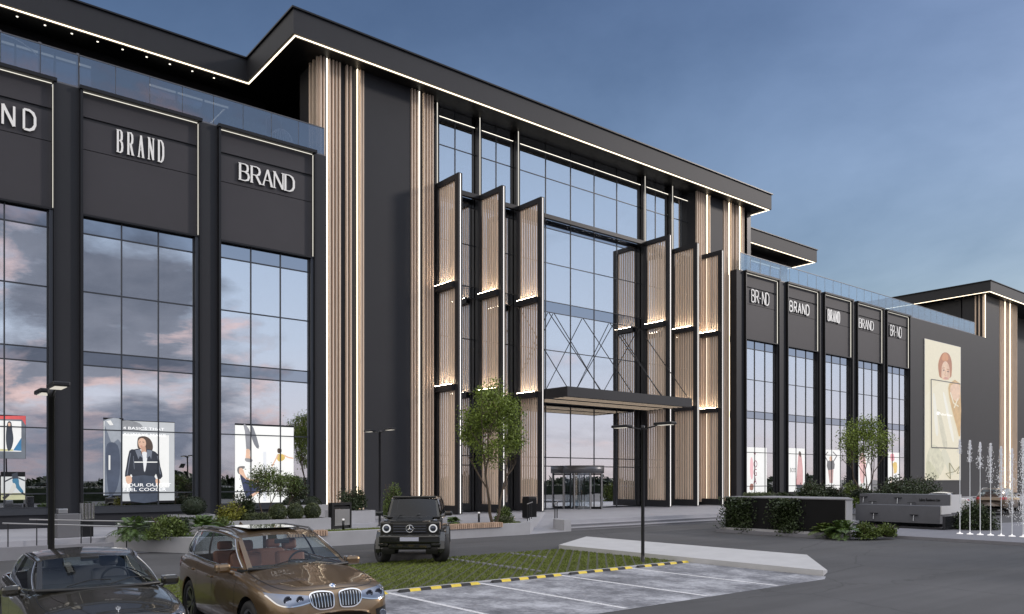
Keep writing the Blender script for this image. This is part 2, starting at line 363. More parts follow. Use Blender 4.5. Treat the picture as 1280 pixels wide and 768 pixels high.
# worn white lines
m = bpy.data.materials.new('worn white line paint'); m.use_nodes = True; t = m.node_tree; bs = t.nodes['Principled BSDF']; bs.inputs['Base Color'].default_value = (.72, .72, .74, 1); bs.inputs['Roughness'].default_value = .7
g = t.nodes.new('ShaderNodeNewGeometry'); n1 = nz(14, 8, .8); cr_ = t.nodes.new('ShaderNodeValToRGB'); cr_.color_ramp.elements[0].position = .36; cr_.color_ramp.elements[1].position = .46; t.links.new(n1, cr_.inputs[0]); t.links.new(cr_.outputs[0], bs.inputs['Alpha'])
M_LINE = m
for x in (3.75, 6.28, 8.80, 11.30, 13.82, 16.42): flat('bay_line', [(x - .06, 10.5), (x + .06, 10.5), (x + .06, 15.2), (x - .06, 15.2)], .009, M_LINE)
# grass paver field behind the bays: green base with thin diagonal concrete ribs, blades between
m = bpy.data.materials.new('turf pavers'); m.use_nodes = True; t = m.node_tree; bs = t.nodes['Principled BSDF']; g = t.nodes.new('ShaderNodeNewGeometry')
sp = t.nodes.new('ShaderNodeSeparateXYZ'); t.links.new(g.outputs['Position'], sp.inputs[0])
def mth(op, a, b=None, c=None):
    n = t.nodes.new('ShaderNodeMath'); n.operation = op
    for i, q in enumerate((a, b, c)):
        if q is None: continue
        if isinstance(q, (int, float)): n.inputs[i].default_value = q
        else: t.links.new(q, n.inputs[i])
    return n.outputs[0]
u = mth('MULTIPLY', mth('SUBTRACT', sp.outputs[0], sp.outputs[1]), 0.7071 / .27)
rib = mth('LESS_THAN', mth('FRACT', u), .20)
v_ = mth('MULTIPLY', mth('ADD', sp.outputs[0], sp.outputs[1]), 0.7071 / .27)
cross = mth('MULTIPLY', mth('LESS_THAN', mth('FRACT', v_), .10), 0.6)
rb = mth('MAXIMUM', rib, cross)
a1 = nz(1.3, 5, .6); rp_ = t.nodes.new('ShaderNodeValToRGB'); rp_.color_ramp.elements[0].position = .3; rp_.color_ramp.elements[0].color = (.05, .06, .012, 1); rp_.color_ramp.elements[1].position = .75; rp_.color_ramp.elements[1].color = (.11, .125, .026, 1); t.links.new(a1, rp_.inputs[0])
mx = t.nodes.new('ShaderNodeMix'); mx.data_type = 'RGBA'; t.links.new(rb, mx.inputs[0]); t.links.new(rp_.outputs[0], mx.inputs[6]); mx.inputs[7].default_value = (.075, .078, .055, 1)
t.links.new(mx.outputs[2], bs.inputs['Base Color']); bs.inputs['Roughness'].default_value = .9
M_TURFP = m
flat('turf_pavers', [(-12, 15.5), (18.93, 15.5), (18.93, 20.75), (-12, 20.75)], .010, M_TURFP)
def blades(name, n, region, z, h0, h1, col, seed, keep=None, w=.007):
    rg = np.random.default_rng(seed); x0, x1, y0, y1 = region
    x = rg.uniform(x0, x1, n); y = rg.uniform(y0, y1, n)
    if keep is not None: k = keep(x, y); x, y = x[k], y[k]
    n = len(x); a = rg.uniform(0, 6.283, n); hh = rg.uniform(h0, h1, n); ln = rg.normal(0, .35, (n, 2)) * hh[:, None]
    ww = w * rg.uniform(.7, 1.5, n)
    P = np.zeros((n, 3, 3)); P[:, 0] = np.stack([x - ww * np.cos(a), y - ww * np.sin(a), np.full(n, z)], 1); P[:, 1] = np.stack([x + ww * np.cos(a), y + ww * np.sin(a), np.full(n, z)], 1)
    P[:, 2] = np.stack([x + ln[:, 0], y + ln[:, 1], z + hh], 1)
    me = bpy.data.meshes.new(name); me.vertices.add(3 * n); me.vertices.foreach_set('co', P.reshape(-1)); me.loops.add(3 * n); me.loops.foreach_set('vertex_index', np.arange(3 * n)); me.polygons.add(n)
    me.polygons.foreach_set('loop_start', np.arange(0, 3 * n, 3)); me.materials.append(col); me.update(calc_edges=True)
    o = bpy.data.objects.new(name, me); COL.objects.link(o); o['kind'] = 'stuff'; return o
M_BLADE = mat('grass blade', (0.135, 0.170, 0.026), 0.7, var=.35, vscale=.9, island=.45)
def offrib(x, y):
    u = ((x - y) * .7071 / .27) % 1; return (u > .26)
tg = blades('turf_grass', 62000, (3.0, 18.9, 15.52, 20.72), .010, .02, .055, M_BLADE, 3, offrib, .011)
tag(tg, 'short green grass growing between the diagonal paver ribs', 'grass')
# white paver dots that continue two bay lines across the turf
for x, y0, y1 in ((13.82, 15.9, 20.5), (16.4, 18.6, 20.4)):
    b = MB(); y = y0
    while y < y1: b.box(x - .045, x + .045, y, y + .10, .011, .062); y += .27
    o = b.build('bay_marker_studs', M_CONCD); o['kind'] = 'structure'
# fountain plaza on the right with its kerb, and the strip of drive behind it
fp = [(31.4, 23.2), (30.75, 22.9), (30.7, 17.4), (33.2, 16.3), (33.2, 6.0), (34.5, -4.0), (60, -4), (60, 14.5), (44, 17), (44, 23.2)]
flat('fountain_plaza', fp, .12, mat('dark plaza slab', (0.20, 0.20, 0.225), .6, var=.1, vscale=.9, bump=.05), th=.4)
# lawn strips on the plaza
M_LAWN = mat('lawn soil', (0.045, 0.065, 0.016), .95, var=.3, vscale=3)
flat('lawn', [(12.6, 27.36), (22.55, 27.36), (23.6, 28.5), (23.2, 29.0), (12.6, 28.6)], PZ + .02, M_LAWN, th=.05)
flat('lawn', [(7.0, 29.9), (8.75, 27.36), (11.3, 27.36), (11.3, 29.0), (7.6, 30.2)], PZ + .02, M_LAWN, th=.05)
o = blades('lawn_grass', 16000, (12.65, 23.4, 27.38, 28.75), PZ + .02, .03, .08, M_BLADE, 5, lambda x, y: (y < 28.55) & (x - y < -4.9)); tag(o, 'green lawn strip behind the concrete bench wall', 'grass')
# ================================================================== the mall

SOF = 24.36                                 # roof soffit
mall = thing('shopping_mall', 'long black shopping mall with wood slat pylons under a flat roof edged in light', 'building', (38, 37.5, 0))
def B(name, mats, mb, label=None, parent=mall): return mb.build(name, mats, parent, label=label)
BAYS = [(1.10, 6.03, 0), (6.93, 11.88, 0), (12.68, 17.52, 0), (53.98, 58.72, 1), (59.9, 64.95, 1), (65.75, 70.65, 1), (71.5, 76.55, 1), (77.2, 82.1, 1)]
# --- solid wall: pilasters between the bays, back-up wall over the shop windows, terrace slab, plinth
m = MB()
edges = [-14.0] + [e for b in BAYS[:3] for e in b[:2]] + [18.17]
for i in range(0, len(edges), 2): q = MB(); q.box(edges[i], edges[i + 1], 37.5, 38.1, PZ - .4, 18.9); B('pilaster', M_ANTH, q)
edges = [53.0] + [e for b in BAYS[3:] for e in b[:2]] + [103.3]
for i in range(0, len(edges), 2): q = MB(); q.box(edges[i], edges[i + 1], 37.5, 38.1, PZ - .4, 18.9); B('pilaster' if i < len(edges) - 2 else 'wall', M_ANTH, q)
for a, b, _ in BAYS:
    q = MB(); q.box(a + .002, b - .002, 37.62, 38.1, 13.62, 18.72); B('header_wall', M_ANTH, q); q = MB(); q.box(a + .002, b - .002, 37.58, 38.1, PZ - .4, 0.98); B('plinth', M_ANTH, q)
for x0, x1 in ((-14, 18.17), (53.2, 103.0)): m = MB(); m.box(x0, x1, 38.12, 45, 18.62, 18.88); B('terrace_slab', M_ANTH, m)
# --- dark rooms behind the glass
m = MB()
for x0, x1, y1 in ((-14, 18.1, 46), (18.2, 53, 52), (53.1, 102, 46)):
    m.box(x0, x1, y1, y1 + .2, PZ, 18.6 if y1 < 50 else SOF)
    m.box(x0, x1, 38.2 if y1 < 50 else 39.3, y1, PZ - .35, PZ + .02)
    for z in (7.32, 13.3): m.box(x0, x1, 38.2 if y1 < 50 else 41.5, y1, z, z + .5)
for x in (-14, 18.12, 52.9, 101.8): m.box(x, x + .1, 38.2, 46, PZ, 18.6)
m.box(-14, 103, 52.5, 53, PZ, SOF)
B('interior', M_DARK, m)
# --- bays
for bi, (a, b, kind) in enumerate(BAYS):
    f = MB(); y0 = 37.30
    f.box(a, a + .10, y0, 37.66, PZ, 18.82); f.box(b - .08, b, y0, 37.66, PZ, 18.82)
    f.box(a - .03, b + .03, y0 - .07, 37.7, 18.83, 18.97)
    f.box(a + .10, b - .08, 37.36, 37.60, 13.55, 13.63)
    fr = B('bay_frame', M_BLACK, f)
    l = MB(); l.box(a + .11, b - .12, 37.50, 37.53, 18.79, 18.815); l.build('led_strip', M_LEDR, fr)
    l = MB(); l.box(b - .10, b - .082, 37.47, 37.52, 1.0 if kind else 13.6, 18.76); l.build('led_strip', M_LEDR if kind else M_LEDV, fr)
    p = MB()
    for z0, z1 in ((17.79, 18.77), (16.42, 17.64), (13.64, 16.39)): p.box(a + .105, b - .125, 37.555, 37.61, z0, z1)
    B('sign_panel', M_PANEL, p)
    # window
    ga, gb = a + .14, b - .27; n = 3; xs = [ga + (gb - ga) * k / n for k in range(n + 1)]; zs = [1.29, 1.86, 4.57, 7.29, 7.87, 10.40, 12.86, 13.54]
    w = MB()
    for k, x in enumerate(xs): w.box(x - .025, x + .025, 37.575, 37.68, 1.25, 13.54)
    for z in zs[:-1]: w.box(ga, gb, 37.578, 37.67, z - .025, z + .025)
    w.box(a + .11, b - .09, 37.45, 37.70, 1.0, 1.26)                                 # sill
    w.box(gb + .03, b - .09, 37.40, 37.66, 1.27, 13.54)                              # right jamb lining
    win = B('window', M_MULL if kind == 0 else M_BLACK, w)
    for js, nm, gm in (((0, 1, 2, 4, 5), 'pane', M_PANE), ((3,), 'spandrel', M_SPAN), ((6,), 'spandrel', M_SPAN)):
        g = MB()
        for j in js:
            for k in range(n): g.box(xs[k] + .026, xs[k + 1] - .026, 37.62, 37.632, zs[j] + .026, zs[j + 1] - .026)
        g.build(nm, gm, win)
# --- roof
ry0, ry1 = 37.15, 43.3
poly = [(-22, ry1), (16.25, ry1), (16.25, ry0), (57.25, ry0), (57.25, ry1), (74.75, ry1), (74.75, 62), (-22, 62)]
m = MB(); m.prism(poly, SOF + .012, 25.58)
roof = B('roof', M_ANTH, m)
m = MB(); e = .10
m.prism([(-22, ry1 - e), (16.25 - e, ry1 - e), (16.25 - e, ry0 - e), (57.25 + e, ry0 - e), (57.25 + e, ry1 - e), (74.75 + e, ry1 - e), (74.75 + e, 62), (-22, 62)], 25.582, 25.66)
m.build('coping', M_BLACK, roof)
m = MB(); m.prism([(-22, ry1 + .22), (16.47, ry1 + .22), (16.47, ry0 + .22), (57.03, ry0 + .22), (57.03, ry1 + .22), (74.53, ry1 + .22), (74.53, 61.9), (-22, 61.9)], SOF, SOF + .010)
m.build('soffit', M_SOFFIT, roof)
def led_path(m, pts, w, z0, z1):
    for (xa, ya), (xb, yb) in zip(pts[:-1], pts[1:]):
        m.box(min(xa, xb) - w / 2, max(xa, xb) + w / 2, min(ya, yb) - w / 2, max(ya, yb) + w / 2, z0, z1)
m = MB()
lp = [(-22, ry1 + .15), (16.40, ry1 + .15), (16.40, ry0 + .15), (57.10, ry0 + .15), (57.10, ry1 + .15), (74.60, ry1 + .15), (74.60, 50)]
for (xa, ya), (xb, yb) in zip(lp[:-1], lp[1:]):
    w = .030
    if ya == yb: m.box(xa + w, xb - w, ya - w, ya + w, SOF - .03, SOF + .0)
    else: m.box(xa - w, xa + w, min(ya, yb) - w, max(ya, yb) + w, SOF - .032, SOF + .002)
m.build('led_strip', M_LED, roof)
m = MB(); m.box(-22, 16.46, ry1 + .20, ry1 + .215, SOF - .075, SOF - .002); m.box(16.46, 57.04, ry0 + .20, ry0 + .215, SOF - .075, SOF - .002); m.box(57.04, 74.5, ry1 + .20, ry1 + .215, SOF - .075, SOF - .002); m.build('light_shield', M_BLACK, roof)  # lip added to hide the light line's mirror image in the glass
for k in range(22):                                                                     # recessed downlights of the terrace soffit
    x = -6 + k * 1.15
    if x < 15.6:
        d = MB(); d.lathe([(0, 0), (.05, 0), (.05, -.012), (0, -.012)], (x, 44.05, SOF), seg=10); d.build('downlight', M_LEDS, roof)
# --- upper storey set back behind the terraces
for q in ((-22, 18.1, 45.2, 45.6), (53.2, 72.5, 45.2, 45.6), (56.0, 56.5, 38.6, 45.19)): m = MB(); m.box(*q, 18.9, SOF); B('upper_wall', M_BLACK, m)
for x0, x1 in ((-6, 1.5), (2.2, 8.9), (11.6, 15.9), (58, 62), (64, 71)):
    w = MB(); n = max(2, round((x1 - x0) / 1.6))
    for k in range(n + 1): x = x0 + (x1 - x0) * k / n; w.box(x - .04, x + .04, 45.02, 45.19, 18.9, 23.55)
    w.box(x0, x1, 45.03, 45.19, 23.55, 23.63)
    win = B('window', M_BLACK, w)
    g = MB(); g.box(x0 + .05, x1 - .05, 45.10, 45.115, 18.92, 23.3); g.build('pane', M_PANEU, win)
    g = MB(); g.box(x0 + .05, x1 - .05, 45.08, 45.12, 23.40, 23.50); g.build('led_strip', M_LEDV, win)
# --- terrace railings
def railing(x0, x1, posts):
    n = round((x1 - x0) / 1.42); m = MB(); g = MB()
    m.box(x0, x1, 37.58, 37.64, 20.32, 20.36); m.box(x0, x1, 37.56, 37.66, 18.9, 18.99)
    for k in range(n + 1):
        x = x0 + (x1 - x0) * k / n
        m.box(x - .006, x + .006, 37.60, 37.62, 18.99, 20.32)
        if posts: m.box(x - .05, x + .05, 37.68, 37.76, 18.9, 20.45)
        if k < n: g.box(x + .014, x + (x1 - x0) / n - .014, 37.60, 37.615, 19.0, 20.315)
    r = B('terrace_railing', M_GREYM, m); g.build('pane', M_RAILG if x0 > 20 else M_RAILD, r)
railing(-14, 6.9, True); railing(6.95, 18.1, False); railing(53.6, 98.6, False)
# --- wood slat pylons
def pylon(x0, x1, side, panels, slats, leds, top=SOF, y=38.2):
    m = MB(); m.box(x0 + .02, x1 - .02, y + .17, y + 2.6, PZ, top)
    for a, b in panels: m.box(a, b, y + .06, y + .17, PZ, top - .02)
    py = B('pylon', M_ANTH, m)
    s = MB()
    for x in slats: s.box(x - .042, x + .042, y, y + .168, PZ + .25, top - .01)
    if side:
        for k in range(3): s.box(x0 - .13, x0 + .018, y + .18 + k * .42, y + .30 + k * .42, PZ + .25, top - .01)
    s.build('slat_cladding', M_WOOD, py)
    for x, bright in leds:
        l = MB(); l.box(x - .019, x + .019, y + .03, y + .10, PZ + .3, top - .02); l.build('led_strip', M_LED if bright else M_LEDS, py)
    return py
pylon(18.19, 25.2, True, [(20.70, 23.62)], [18.22, 18.40, 18.72, 18.91, 19.10, 19.29, 19.71, 19.93, 20.52, 20.66, 23.72, 23.91, 24.10, 24.54, 24.74, 24.93, 25.11], [(18.57, 0), (20.33, 1), (24.22, 0)])
pylon(48.9, 55.05, False, [(50.75, 52.28)], [49.05, 49.27, 49.5, 49.72, 49.95, 50.6, 52.42, 52.62, 52.84, 53.38, 53.6, 53.98, 54.18, 54.76, 54.98], [(50.3, 1), (53.1, 1), (54.5, 1)])
pylon(103.3, 113.4, True, [(103.45, 107.6)], [107.9, 108.25, 108.6, 108.95, 109.9, 110.3, 110.7, 111.6, 112.0, 112.4, 112.8, 113.2], [(103.38, 1), (109.45, 1), (111.1, 1)])
m = MB(); m.box(102.1 - .15, 140, ry0, 62, SOF + .012, 25.58); tw = B('roof', M_ANTH, m)
m = MB(); m.box(102.0 - .2, 140, ry0 - .1, 62, 25.582, 25.66); m.build('coping', M_BLACK, tw)
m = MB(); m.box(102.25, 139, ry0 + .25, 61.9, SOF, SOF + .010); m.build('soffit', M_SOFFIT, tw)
m = MB(); m.box(102.04, 102.16, ry0 + .09, 60, SOF - .032, SOF); m.box(102.17, 139, ry0 + .09, ry0 + .21, SOF - .03, SOF - .001); m.build('led_strip', M_LED, tw)
m = MB(); m.box(103.5, 139, 41, 60, PZ, SOF); B('tower_wall', M_ANTH, m)
# --- curtain wall of the entrance hall
YG = 39.1
xs = [25.2, 27.25, 28.85, 30.35, 31.95, 34.45, 36.68, 38.9, 41.15, 43.75, 45.25, 46.85, 48.2, 49.0]
zs = [PZ + .05, 3.29, 3.86, 7.7, 10.9, 13.39, 14.1, 16.6, 18.88, 19.58, 22.14, 23.72, SOF]
m = MB()
for x in xs: m.box(x - .022, x + .022, YG - .04, YG + .08, PZ, SOF)
for z in zs[:-1]: m.box(25.2, 49.0, YG - .035, YG + .07, z - .02, z + .02)
cw = B('curtain_wall', M_MULL, m)
g = MB(); s = MB()
for k in range(len(xs) - 1):
    for j in range(len(zs) - 1):
        (s if j in (5, 8) else g).box(xs[k] + .031, xs[k + 1] - .031, YG, YG + .014, zs[j] + .031, zs[j + 1] - .031)
g.build('pane', M_PANE, cw)
for j in (5, 8):
    s = MB()
    for k in range(len(xs) - 1): s.box(xs[k] + .031, xs[k + 1] - .031, YG, YG + .014, zs[j] + .031, zs[j + 1] - .031)
    s.build('spandrel', M_SPAN, cw)
m = MB()
for a, b in ((25.3, 28.65), (29.05, 31.65), (32.05, 43.55), (43.95, 46.6), (47.0, 48.9)): m.box(a, b, YG - .09, YG - .062, 23.755, 23.775)
m.build('led_strip', M_LEDS, cw)
FX = [25.60, 28.69, 31.71, 43.59, 46.65, 49.58]
m = MB()
for x in FX: m.box(x + .02, x + .32, 38.78, YG - .062, PZ, SOF)
m.box(25.95, 49.6, 38.52, 38.77, 19.30, 19.56)
fr = B('column_frame', M_BLACK, m)
m = MB()
for x in FX: m.box(x + .15, x + .20, 38.765, 38.78, 19.6, SOF)
m.build('led_strip', M_LEDV, fr)
# --- projecting slat screens
for x in FX:
    f = MB(); z0, z1 = PZ + .03, 19.57
    f.box(x, x + .27, 36.40, 36.74, z0, z1); f.box(x, x + .27, 38.55, 38.75, z0, z1)
    tiers = [(z0, .95), (7.45, 7.78), (13.22, 13.55), (19.27, z1)]
    for a, b in tiers: f.box(x - .22 if a in (7.45, 13.22) else x + .002, x + .268, 36.741, 38.549, a, b)
    sc = B('slat_screen', M_ANTH, f)
    s = MB()
    for k in range(8):
        yy = 36.80 + k * .2225
        for j in range(3): s.box(x + .13, x + .165, yy, yy + .145, tiers[j][1], tiers[j + 1][0])
    s.build('slats', M_WOOD, sc)
    l = MB(); l.box(x + .118, x + .150, 36.384, 36.399, z0 + .05, z1 - .05); l.build('led_strip', M_LEDC, sc)
    l = MB()
    for j in (1, 2): l.box(x - .20, x - .16, 36.80, 38.50, tiers[j][1] + .002, tiers[j][1] + .02)
    l.build('uplight', M_UPL, sc)
# --- entrance canopy
m = MB(); x0, x1, y0, y1, z0, z1 = 32.02, 43.57, 34.4, 38.5, 7.33, 7.92
m.box(x0, x1, y0, y0 + .18, z0, z1); m.box(x0, x0 + .18, y0 + .18, y1, z0, z1); m.box(x1 - .18, x1, y0 + .18, y1, z0, z1)
m.box(x0 + .18, x1 - .18, y1 - .2, y1, z0, z1 - .12)
for k in range(1, 5): xx = x0 + (x1 - x0) * k / 5; m.box(xx - .08, xx + .08, y0 + .18, y1 - .2, z0 + .05, z1 - .12)
m.box(x0 + .18, x1 - .18, 36.4, 36.6, z0 + .052, z1 - .12)
can = B('entrance_canopy', M_ANTH, m)
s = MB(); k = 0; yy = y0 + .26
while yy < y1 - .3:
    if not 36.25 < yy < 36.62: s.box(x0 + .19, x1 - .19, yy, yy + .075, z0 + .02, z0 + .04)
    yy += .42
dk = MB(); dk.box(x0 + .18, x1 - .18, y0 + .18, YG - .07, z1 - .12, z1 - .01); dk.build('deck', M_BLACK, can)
s.build('soffit_slats', mat('glowing soffit slat', (0.55, 0.42, 0.32), 0.5, emit=(1.0, 0.80, 0.60), es=0.42, var=0.15), can)  # slats glow of themselves in place of light falling on them
l = MB()
for k in range(5):
    for q in range(2): xx = x0 + 1.15 + k * 2.31; yy = (35.2, 37.5)[q]; l.box(xx - .5, xx + .5, yy - .04, yy + .04, z1 - .17, z1 - .125)
l.build('led_strip', M_LED, can)
for x, dxx in ((32.15, 0), (34.9, .25), (34.98, -.3), (37.8, 0), (40.6, .25), (40.7, -.3), (43.45, 0)):
    t = MB(); t.tube([(x + dxx, YG - .06, 13.35), (x, 34.6, 7.93)], .028, 6); B('tension_rod', M_BLACK, t)
# --- revolving door
cx, cy = 37.3, 38.55
m = MB(); m.lathe([(0, 2.84), (1.42, 2.84), (1.42, 3.34), (0, 3.34)], (cx, cy, 0), seg=40)
door = B('revolving_door', M_GREYM, m)
d = MB()
for k in range(8):
    a = R(22 + 45 * k); d.tube([(cx + 1.36 * math.cos(a), cy + 1.36 * math.sin(a), PZ), (cx + 1.36 * math.cos(a), cy + 1.36 * math.sin(a), 2.85)], .05, 8)
d.build('post', M_STEEL, door)
d = MB()
for k in range(4):
    a = R(30 + 90 * k); c_, s_ = math.cos(a), math.sin(a)
    for r0, r1 in ((.08, .14), (1.2, 1.26)): d.add([(cx + r0 * c_, cy + r0 * s_, PZ), (cx + r1 * c_, cy + r1 * s_, PZ), (cx + r1 * c_, cy + r1 * s_, 2.8), (cx + r0 * c_, cy + r0 * s_, 2.8)], [(0, 1, 2, 3)])
    for za, zb in ((PZ, PZ + .15), (1.5, 1.55), (2.72, 2.82)): d.add([(cx + .08 * c_, cy + .08 * s_, za), (cx + 1.26 * c_, cy + 1.26 * s_, za), (cx + 1.26 * c_, cy + 1.26 * s_, zb), (cx + .08 * c_, cy + .08 * s_, zb)], [(0, 1, 2, 3)])
d.build('door_leaf', M_BLACK, door)
d = MB(); d.lathe([(1.34, PZ + .02), (1.34, 2.84)], (cx, cy, 0), seg=20, a0=R(205), a1=R(245)); d.lathe([(1.34, PZ + .02), (1.34, 2.84)], (cx, cy, 0), seg=20, a0=R(295), a1=R(335))
d.build('glass_screen', M_RAILG, door)
# --- shop signs (letters built from strokes, wide / narrow, thick / thin, with or without serifs)
LET = {
 'B': ([[(0, 0), (0, 1)], [(0, 1), (.55, 1), (.8, .93), (.85, .77), (.8, .6), (.55, .53), (0, .53)], [(.55, .53), (.88, .45), (.97, .27), (.88, .08), (.55, 0), (0, 0)]], [(0, 0), (0, 1)], []),
 'R': ([[(0, 0), (0, 1)], [(0, 1), (.55, 1), (.82, .92), (.9, .75), (.82, .57), (.55, .48), (0, .48)], [(.5, .48), (.98, 0)]], [(0, 0), (0, 1), (1, 0)], []),
 'A': ([[(0, 0), (.5, 1)], [(.5, 1), (1, 0)], [(.18, .33), (.82, .33)]], [(0, 0), (1, 0)], []),
 'N': ([[(0, 0), (0, 1)], [(0, 1), (1, 0)], [(1, 0), (1, 1)]], [(0, 0), (0, 1), (1, 1)], []),
 'D': ([[(0, 0), (0, 1)], [(0, 1), (.5, 1), (.82, .9), (1, .7), (1, .3), (.82, .1), (.5, 0), (0, 0)]], [(0, 0), (0, 1)], []),
 'O': ([[(.5, 1), (.2, .93), (0, .7), (0, .3), (.2, .07), (.5, 0), (.8, .07), (1, .3), (1, .7), (.8, .93), (.5, 1)]], [], []),
 'S': ([[(.95, .82), (.8, .95), (.5, 1), (.2, .95), (.06, .76), (.2, .58), (.5, .5), (.8, .42), (.95, .24), (.8, .06), (.5, 0), (.2, .05), (.04, .2)]], [], []),
 '-': ([[(.05, .42), (.6, .42)]], [], []),
}
def letters(txt, w, h, gap, tv, th, serif=0.0, skipbar=False):
    """list of polygons (x,z) for the word; tv: upright stroke width, th: flat stroke width"""
    out = []; x0 = 0.0
    for ch in txt:
        st, sf, _ = LET[ch]; ww = w * (.72 if ch == '-' else 1)
        for si, line in enumerate(st):
            if skipbar and ch == 'A' and si == 2: continue
            pts = [(x0 + p[0] * ww, p[1] * h) for p in line]; n = len(pts); Lh = []; Rh = []
            for i in range(n):
                a = pts[max(i - 1, 0)]; b = pts[min(i + 1, n - 1)]; dx_, dz_ = b[0] - a[0], b[1] - a[1]; ln = math.hypot(dx_, dz_) or 1
                dx_ /= ln; dz_ /= ln; t = (tv * abs(dz_) + th * abs(dx_)) / 2
                if ch == 'A' and si == 0: t *= (th / tv + 1) / 2
                if ch == 'N' and si in (0, 2): t = (tv + th) / 4
                Lh.append((pts[i][0] - dz_ * t, pts[i][1] + dx_ * t)); Rh.append((pts[i][0] + dz_ * t, pts[i][1] - dx_ * t))
            for i in range(n - 1): out.append([Lh[i], Lh[i + 1], Rh[i + 1], Rh[i]])
        if serif:
            for sx_, sz_ in sf: c = x0 + sx_ * ww; out.append([(c - serif, sz_ * h - th / 2), (c + serif, sz_ * h - th / 2), (c + serif, sz_ * h + th / 2), (c - serif, sz_ * h + th / 2)])
        x0 += ww + gap
    return out, x0 - gap
M_SIGN = mat('white sign letter', (0.80, 0.79, 0.77), 0.4, emit=(1.0, 0.97, 0.92), es=0.16)
M_SIGNS = mat('letter side', (0.10, 0.10, 0.10), 0.4)
def brand(label, xl, xr, zb, h, txt, tvf, thf, gapf, serif=0, skipbar=False, y=37.50):
    n = len(txt); w = 1.0
    # solve letter width so the word spans xl..xr
    tot = xr - xl; gap = gapf * h; w = (tot - gap * (n - 1)) / (n - (.28 if '-' in txt else 0))
    polys, _ = letters(txt, w, h, gap, tvf * h, thf * h, serif * h, skipbar)
    m = MB()
    for i, p in enumerate(polys):
        q = [(xl + a, zb + b) for a, b in p]; e = .0012 * (i % 7)
        area = sum(q[k][0] * q[(k + 1) % 4][1] - q[(k + 1) % 4][0] * q[k][1] for k in range(4))
        if area < 0: q = q[::-1]
        b0 = len(m.v); m.v += [(a, y - .05 - e, b) for a, b in q] + [(a, y + .045, b) for a, b in q]
        m.f.append((b0, b0 + 1, b0 + 2, b0 + 3)); m.m.append(0); m.sm.append(False)
        for k in range(4): k2 = (k + 1) % 4; m.f.append((b0 + k + 4, b0 + k2 + 4, b0 + k2, b0 + k)); m.m.append(1); m.sm.append(False)
    o = thing('shop_sign', label, 'sign', (xl, 37.5, zb), 0, 'shop signs high on the mall front')
    m.build('lettering', [M_SIGN, M_SIGNS], o)
brand('wide plain white BRAND lettering cut by the left edge, its N and D showing', 2.0, 5.3, 16.63, .80, 'BRAND', .105, .105, .42)
brand('tall narrow white serif BRAND lettering on the second panel from the left', 8.40, 10.26, 16.60, .95, 'BRAND', .088, .03, .25, .06)
brand('broad white serif BRAND lettering on the panel beside the tall left slat pylon', 13.72, 16.4, 16.66, .78, 'BRAND', .135, .045, .16, .10)
brand('thin white lettering without a crossbar on the panel beside the right slat pylon', 54.95, 57.35, 16.62, .98, 'BR-ND', .09, .08, .10)
brand('bold plain white BRAND lettering on the second panel right of the entrance hall', 60.4, 63.4, 16.60, .85, 'BRAND', .135, .135, .24)
brand('squat narrow white block BRAND lettering on the third panel right of the entrance hall', 66.5, 68.5, 16.55, 1.0, 'BRAND', .16, .07, .16)
brand('white serif BRAND lettering on the fourth panel right of the entrance hall', 72.0, 74.7, 16.60, .85, 'BRAND', .17, .05, .13, .10)
brand('thin white lettering without a crossbar on the last panel before the big billboard', 78.1, 80.4, 16.55, 1.0, 'BR-ND', .10, .09, .10)
# ================================================================== walls, kerbs, furniture of the forecourt
def solo(name, label, cat, mb, m, group=None):
    o = mb.build(name, m); return tag(o, label, cat, group)
# retaining wall with timber bench tops
def wallpath(pts, th, z0, z1):
    m = MB()
    for (xa, ya), (xb, yb) in zip(pts[:-1], pts[1:]):
        d = Vector((xb - xa, yb - ya)); d.normalize(); nx, ny = -d.y * th, d.x * th
        m.prism([(xa, ya), (xb, yb), (xb + nx, yb + ny), (xa + nx, ya + ny)], z0, z1)
    return m
w = thing('retaining_wall', 'low grey concrete retaining wall along the road with two timber bench tops', 'wall', (15.5, 27.0, 0))
m = MB(); m.prism([(6.45, 30.2), (8.62, 26.95), (22.85, 26.98), (22.62, 27.34), (8.82, 27.31), (6.85, 30.29)], -.3, .52)
m.prism([(22.852, 26.981), (30.3, 34.43), (30.08, 34.65), (22.622, 27.341)], -.3, .535); m.build('wall_body', M_CONC, w)
M_BENCH = mat('bench timber', (0.50, 0.35, 0.25), .6, var=.2, vscale=3, island=.18)
for x0, x1 in ((11.55, 13.15), (17.2, 21.35)):
    m = MB(); n = int((x1 - x0) / .105)
    for k in range(n): x = x0 + k * .105; m.box(x, x + .072, 26.94, 27.33, .523, .60); m.box(x, x + .072, 26.90, 26.938, .40, .60)
    m.build('bench_slats', M_BENCH, w)
# kerbed island
m = MB(); isl = [(18.95, 10.80), (19.80, 11.17), (22.25, 13.22), (22.35, 22.9), (18.95, 20.80)]
m.prism(isl, -.2, [.15, .06, .17, .17, .15])
solo('kerb_island', 'pale concrete kerb island with a sharp sloped nose between the turf and the road', 'kerb', m, mat('pale kerb concrete', (0.50, 0.50, 0.51), .75, var=.08, vscale=1.5, bump=.1))
# front wall of the left access ramp
m = MB(); m.box(-14, 6.25, 28.40, 28.60, -.3, .40); solo('ramp_wall', 'low slate grey wall of the access ramp behind the dark sedan', 'wall', m, M_CONCD)
